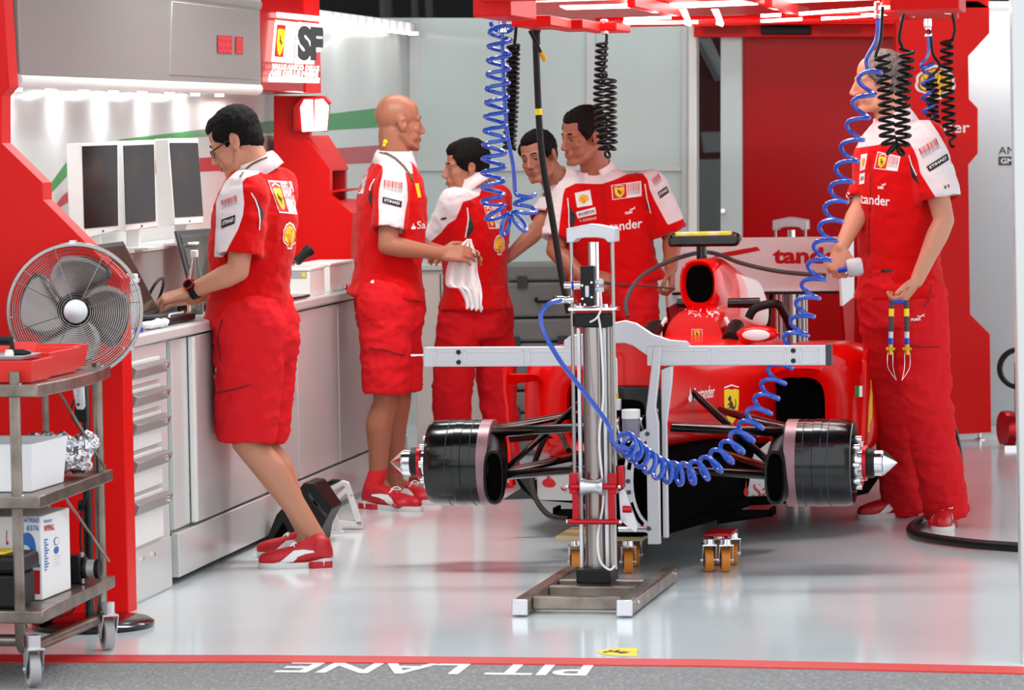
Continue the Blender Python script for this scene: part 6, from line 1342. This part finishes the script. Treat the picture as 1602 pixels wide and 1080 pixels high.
# ---- monitors on the ledge
def cpt2(d, off, z): return cpt(d, z, off)
bs_o = bpy.data.objects['back_ledge']; bpy.data.objects.remove(bs_o)
mb = MB(); mb.ext([cpt(13.0, CH, .31), cpt(16.9, CH, .31), cpt(16.9, 1.17, .31), cpt(13.0, 1.17, .31)], -GU*.24); bs = mb.build('back_ledge', 'cabgrey', None, bevel=.004, label='low grey boxed ledge on the worktop under the monitors', cat='ledge')
mb = MB(); mb.ext([cpt(13.0, 1.17, .305), cpt(16.9, 1.17, .305), cpt(16.9, 1.18, .305), cpt(13.0, 1.18, .305)], -GU*.25); mb.build('top_board', 'white', bs)
for lab, outer, scr, d0_, d1_, side in (
    ('leftmost white portrait monitor, beside the fan', [(127, 224), (185, 222), (188, 361), (133, 374)], [(128, 229), (182.6, 227), (184, 353), (131.7, 358)], 13.85, 14.12, 13),
    ('middle one of the three white portrait monitors', [(191, 221), (242, 219), (247, 355.5), (195, 363)], [(192.6, 228), (240, 226), (243, 346), (196.5, 351)], 14.25, 14.5, 8),
    ('white portrait monitor nearest to the man with glasses', [(264, 216.5), (310.6, 216), (318.7, 349.7), (273, 353)], [(265, 223.6), (309, 223.6), (317, 338), (273.6, 340.5)], 14.75, 15.0, 11)):
    q = [P(*outer[0], d0_), P(*outer[1], d1_), None, P(*outer[3], d0_)]; q[2] = onp(*outer[2], (q[0], (q[1]-q[0]).cross(q[3]-q[0]).normalized()))
    nb = (q[1]-q[0]).cross(q[3]-q[0]).normalized()
    if nb.y < 0: nb = -nb
    bottom = (q[2]+q[3])/2; mo = thing('monitor', lab, 'monitor', V((bottom.x, bottom.y, 1.18)), 'portrait monitors on the ledge')
    mb = MB(); mb.ext(q, nb*.055+V((-.008, 0, 0))); mb.build('casing', 'offwhite', mo, bevel=.005)
    mb = MB(); s_ = [onp(x, y, (q[0], nb))-nb*.0025 for (x, y) in scr]; mb.ext(s_, nb*.002); mb.build('screen', 'screen', mo)
    b_ = MB(); e_ = (q[2]*.5+q[3]*.5)+Zu*.013-nb*.002; b_.cyl(e_, e_-nb*.002, .004, 12); b_.build('power_button', 'print_k', mo)
    st = MB(); c = bottom+nb*.035; st.box(V((c.x, c.y, (1.18+c.z+.05)/2)), (.05, .03, c.z+.05-1.18)); st.box(V((c.x, c.y, 1.186)), (.13, .12, .012)); st.build('stand', 'offwhite', mo, bevel=.004)
# ---- laptops
def laptop(lab, scr, ds, b0, b1, o0, o1):
    l = thing('laptop', lab, 'laptop', cpt((b0+b1)/2, CH, (o0+o1)/2))
    q = [P(x, y, d) for (x, y), d in zip(scr, ds)]; mz = min(q[2].z, q[3].z)
    mb = MB(); n = (q[1]-q[0]).cross(q[3]-q[0]).normalized(); n = n if n.x < 0 else -n
    mb.ext(q, n*.012); sc_ = mb.build('screen_lid', 'darkgrey', l, bevel=.003)
    c = sum(q, V())/4; s_ = [c+(p_-c)*.88-n*.001 for p_ in q]; m_ = MB(); m_.ext(s_, -n*.001); m_.build('screen', mat('laptop screen', (52, 56, 52), .15, spot=(9, (70, 64, 44), .5, .6)), sc_)
    mb = MB(); mb.ext([cpt(b0, CH+.002, o0), cpt(b1, CH+.002, o0), cpt(b1, CH+.002, o1), cpt(b0, CH+.002, o1)], Zu*.026); ba = mb.build('base', 'black', l, bevel=.005)
    for i in range(4):
        m_ = MB(); a0 = o0+.05+(o1-o0-.1)*i/4; m_.ext([cpt(b0+.03, CH+.028, a0), cpt(b1-.03, CH+.028, a0), cpt(b1-.03, CH+.028, a0+.03), cpt(b0+.03, CH+.028, a0+.03)], Zu*.003); m_.build('key_row', 'darkgrey', ba)
    return l
laptop('dark laptop partly behind the fan on the worktop', [(146, 383), (193, 377), (250, 488), (204, 503)], (13.72, 14.05, 14.05, 13.72), 13.72, 14.1, .03, .25)
laptop('dark open laptop behind the clear bottle, left of the man with glasses', [(276, 361), (330, 357), (350, 472), (306, 476)], (14.75, 15.08, 15.08, 14.75), 14.75, 15.08, .05, .27)
def on_top(px, py, z): return Z0(px, py, z)
j0 = cpt(13.53, CH, .125)
jr = thing('plastic_jar', 'translucent wide-necked plastic jar beside the fan rim', 'jar', j0)
mb = MB(); mb.lathe([(.04, 0), (.043, .004), (.043, .13), (.038, .15), (.026, .158)], j0, Zu, 28); mb.build('body', 'milky', jr)
mb = MB(); mb.lathe([(.032, .158), (.033, .16), (.033, .192), (.03, .194)], j0, Zu, 28); mb.build('cap', 'offwhite', jr)
b0 = Z0(305, 489, CH); b0 = V((P(305, 440, 14.55).x, 14.55, CH))
bo = thing('drink_bottle', 'clear plastic drink bottle with white cap in front of the dark laptop', 'bottle', b0)
mb = MB(); mb.lathe([(.028, 0), (.032, .006), (.031, .06), (.033, .09), (.032, .13), (.022, .17), (.0125, .205), (.0125, .222)], b0, Zu, 28); mb.build('body', 'clear', bo)
mb = MB(); mb.lathe([(.0145, .218), (.015, .22), (.015, .243), (.013, .245)], b0, Zu, 20); mb.build('cap', 'print_w', bo)
mb = MB(); mb.tube(spline([cpt(13.72, CH+.032, .03), cpt(13.85, CH+.034, .06), cpt(13.98, CH+.034, .05)], 6), .004, 8); cc_ = mb.build('white_cable', 'offwhite', None, label='short white cable with silver plug lying on the laptop base', cat='cable')
mb = MB(); mb.box(cpt(14.0, CH+.036, .05), (.012, .035, .01), RG); mb.build('plug', 'chrome', cc_)
mb = MB(); rnd = random.Random(9)
for i in range(9): mb.ell(cpt(13.42+.025*i, CH+.014, .022+.02*rnd.random()), (.026, .022, .014), Matrix.Rotation(rnd.random()*2, 3, 'Z'), 10, 6)
me = organic('tissue', mb, .007, 2); fold(me, .007, (45, 45, 45)); me.materials.append(K['paper']); mz = min(v.co.z for v in me.vertices); me.transform(Matrix.Translation((0, 0, CH+.001-mz))); link_mesh('tissue', me, None, label='crumpled white tissue on the worktop edge below the laptop', cat='tissue')
mb = MB(); mb.cyl(cpt(13.3, CH, .03), cpt(13.3, CH+.016, .03), .016, 16); mb.build('bottle_cap', 'bluep', None, label='small blue cap on the worktop next to the tissue', cat='cap')
mb = MB(); mb.tube([cpt(14.3+.09*math.cos(a), CH+.078+.07*math.sin(a), .24-.03*math.sin(a)) for a in [6.2832*i/24 for i in range(24)]], .006, 8, closed=True); mb.build('cable_loop', 'black', None, label='loop of black cable standing on the worktop behind the hands', cat='cable')
for lab, d0_, d1_, z1 in (('white storage box with small label behind the man with glasses', 15.98, 16.27, 1.045), ('second pale storage box farther along the worktop near the bald man', 16.38, 16.85, 1.05)):
    bx = thing('storage_box', lab, 'box', cpt((d0_+d1_)/2, CH, .1), 'boxes on the worktop')
    mb = MB(); mb.ext([cpt(d0_, CH, .02), cpt(d1_, CH, .02), cpt(d1_, CH, .17), cpt(d0_, CH, .17)], Zu*(z1-CH-.012)); mb.build('body', 'offwhite', bx, bevel=.003)
    mb = MB(); mb.ext([cpt(d0_-.004, z1-.012, .016), cpt(d1_+.004, z1-.012, .016), cpt(d1_+.004, z1-.012, .174), cpt(d0_-.004, z1-.012, .174)], Zu*.012); mb.build('lid', 'offwhite', bx, bevel=.003)
    if d0_ < 16.1: decal('label', [(rect(), 'print_g', 0), (rect(.7, .15, .9, .85), 'yellow', 1)], pq(455, 425, 480, 435), flat((cpt(d0_-.001, 1, 0), -GV)), bx, maxlen=30, far=1)
to = thing('torch', 'black torch leaning on the white storage box', 'torch', P(470, 420, 16.05))
mb = MB(); a_, b_ = cpt(16.08, 1.062, .12), cpt(16.2, 1.10, .055); a_ = P(463, 417, 16.1); b_ = P(479, 396, 16.12); a_.z = max(a_.z, 1.066); mb.lathe([(.016, 0), (.02, .01), (.02, .05), (.026, .06), (.026, .085), (.02, .088)], a_, b_-a_, 20); mb.build('body', 'black', to)
mb = MB(); mb.tube([b_, b_+V((.003, 0, .03))], .0015, 6); mb.build('wire', 'yel_brass', to)
mb = MB(); mb.ext([cpt(15.45, CH+.002, .0), cpt(15.9, CH+.002, .0), cpt(15.9, CH+.002, .14), cpt(15.45, CH+.002, .14)], Zu*.014); mb.build('tablet', 'blackgloss', None, bevel=.004, label='black flat tablet on the worktop edge by the white box', cat='tablet')
wr_ = MB(); wr_.tube([cpt(16.3, CH+.010, .0), cpt(16.62, CH+.010, .0)], .006, 8); wo = wr_.build('wrench', 'chrome', None, label='chrome socket wrench on the worktop in front of the pale box', cat='wrench')
m_ = MB(); m_.cyl(cpt(16.6, CH, .0), cpt(16.6, CH+.026, .0), .012, 14); m_.build('socket_head', 'chrome', wo)
# ---- wheel chocks by the cabinet
ck = thing('wheel_chock', 'black rubber wedge block on the floor behind the leaning man\'s leg', 'chock', P(460, 850, 15.0))
mb = MB(); mb.ext([P(x, y, 14.98) for x, y in ((413, 854), (432, 806), (452, 784), (476, 755), (492, 756), (519, 796), (504, 826), (500, 850))], GV*.2); mb.build('block', 'black', ck, bevel=.006)
mb = MB(); mb.ext([P(x, y, 14.975) for x, y in ((428, 842), (443, 818), (456, 842))], GV*.004); mb.build('triangle_hole_shade', 'void', ck)  # flat dark triangle, painted shade of a hole in the block
for k in range(3):
    mb = MB(); x0 = 484+k*7; mb.ext([P(x0, 772+k*9, 14.975), P(x0+14, 792+k*7, 14.975), P(x0+12, 796+k*7, 14.975), P(x0-2, 776+k*9, 14.975)], GV*.004); mb.build('tread_rib', 'darkgrey', ck)
ws = thing('ramp_stand', 'white painted angled stand with black top next to the bald man\'s shoe', 'stand', P(540, 822, 15.6))
K['chipped'] = mat('chipped white paint', (220, 220, 218), .5, spot=(24, (120, 116, 112), .66, .74))
for nm, pts, m in (('frame_leg', [(506, 768), (514, 766), (536, 836), (526, 836)], 'chipped'), ('frame_leg', [(537, 757), (546, 757), (568, 823), (558, 823)], 'chipped'), ('base_bar', [(528, 816), (566, 816), (568, 824), (530, 824)], 'chipped'), ('base_bar', [(506, 830), (537, 832), (537, 839), (500, 838)], 'chipped'), ('cross_bar', [(510, 790), (540, 764), (546, 768), (514, 797)], 'chipped'), ('top_plate', [(500, 768), (536, 753), (546, 756), (510, 773)], 'chipped'), ('rubber_top', [(495, 763), (520, 751), (533, 752), (503, 767)], 'black')):
    mb = MB(); dd = 15.45 if pts[0][1] < 828 and pts[0][0] > 515 else 15.3; mb.ext([P(x, y, dd) for x, y in pts], V((0, .05, 0))); mb.build(nm, m, ws, bevel=.002)
# ---- pale cabinet and cases at the back
bc = thing('back_cabinet', 'pale cabinet behind the bald man and the black-haired man', 'cabinet', P(700, 760, 19.2))
mb = MB(); q = [P(648, 430, 19.0), P(766, 436, 19.0)]; ext_ = V((0, .5, 0))
mb.ext([V((q[0].x, 19.0, .02)), V((q[1].x, 19.0, .02)), V((q[1].x, 19.0, .92)), V((q[0].x, 19.0, .92))], ext_); mb.build('body', 'beige', bc, bevel=.004)
mb = MB(); mb.ext([V((q[0].x-.01, 18.98, .92)), V((q[1].x+.01, 18.98, .92)), V((q[1].x+.01, 18.98, .95)), V((q[0].x-.01, 18.98, .95))], V((0, .53, 0))); mb.build('top', 'white', bc, bevel=.004)
for t in (.34, .68):
    mb = MB(); x = q[0].x+(q[1].x-q[0].x)*t; mb.ext([V((x, 18.995, .06)), V((x+.006, 18.995, .06)), V((x+.006, 18.995, .9)), V((x, 18.995, .9))], V((0, .004, 0))); mb.build('door_gap', 'darkgrey', bc)
jx = P(680, 424, 19.2); jo = thing('parts_jar', 'small jar with orange contents on the pale back cabinet', 'jar', V((jx.x, 19.2, .95)))
mb = MB(); mb.lathe([(.034, 0), (.036, .004), (.036, .07)], V((jx.x, 19.2, .951)), Zu, 20); mb.build('body', 'orange', jo)
mb = MB(); mb.lathe([(.037, .07), (.037, .085)], V((jx.x, 19.2, .951)), Zu, 20); mb.build('lid', 'milky', jo)
def case(lab, x0, x1, y0, y1, d, dep=.4):
    a, b = P(x0, y1, d), P(x1, y0, d); zb, zt = a.z, b.z
    c = thing('transport_case', lab, 'case', V(((a.x+b.x)/2, d, zb)), 'grey transport cases stacked at the back')
    for nm, z0_, z1_ in (('body', zb, zb+(zt-zb)*.66), ('lid', zb+(zt-zb)*.68, zt)):
        m_ = MB(); m_.ext([V((a.x, d, z0_)), V((b.x, d, z0_)), V((b.x, d, z1_)), V((a.x, d, z1_))], V((0, dep, 0))); m_.build(nm, 'casegrey', c, bevel=.015)
    for t in (.2, .8):
        m_ = MB(); m_.box(V((a.x+(b.x-a.x)*t, d-.008, zb+(zt-zb)*.67)), (.05, .02, .06)); m_.build('latch', 'darkgrey', c, bevel=.003)
    m_ = MB(); m_.tube(spline([V((a.x+(b.x-a.x)*.38, d-.005, zb+(zt-zb)*.35)), V((a.x+(b.x-a.x)*.4, d-.03, zb+(zt-zb)*.3)), V((a.x+(b.x-a.x)*.6, d-.03, zb+(zt-zb)*.3)), V((a.x+(b.x-a.x)*.62, d-.005, zb+(zt-zb)*.35))], 5), .008, 8); m_.build('handle', 'black', c)
zf = Z0(800, 716, 0)
a = P(850, 500, 18.9)
case('lowest grey transport case of the stack at the back, partly behind the car', 782, 905, 612, 714.5, 18.9); case('middle grey transport case of the stack, behind the blue hose', 782, 905, 498, 611, 18.9); case('topmost grey transport case of the stack, under the leaning man\'s arm', 794, 912, 412, 497, 18.9)
rl = thing('hose_reel', 'hose reel with red wheel standing by the right grey wall', 'hose reel', P(1580, 690, 18.9))
mb = MB(); mb.lathe([(.05, -.02), (.088, -.025), (.092, 0), (.088, .025), (.05, .02)], V((P(1576, 660, 18.9).x, 18.9, .094)), V((1, .25, 0)), 32); mb.build('wheel', 'red_ano', rl)
mb = MB(); x = P(1588, 600, 18.9).x; mb.tube([V((x, 18.85, .02)), V((x, 18.85, .42)), V((x+.2, 18.85, .44))], .012, 10); mb.box(V((x+.08, 18.9, .01)), (.3, .25, .02)); mb.build('stand', 'chrome', rl)
mb = MB(); cx_, cz_ = P(1592, 576, 18.85).x, P(1592, 576, 18.85).z
for k in range(3): mb.tube([V((cx_+.092*math.cos(t), 18.80+.02*k, cz_+.092*math.sin(t))) for t in [6.2832*i/32 for i in range(32)]], .012, 8, closed=True)
mb.build('hose_coil', 'black', rl)
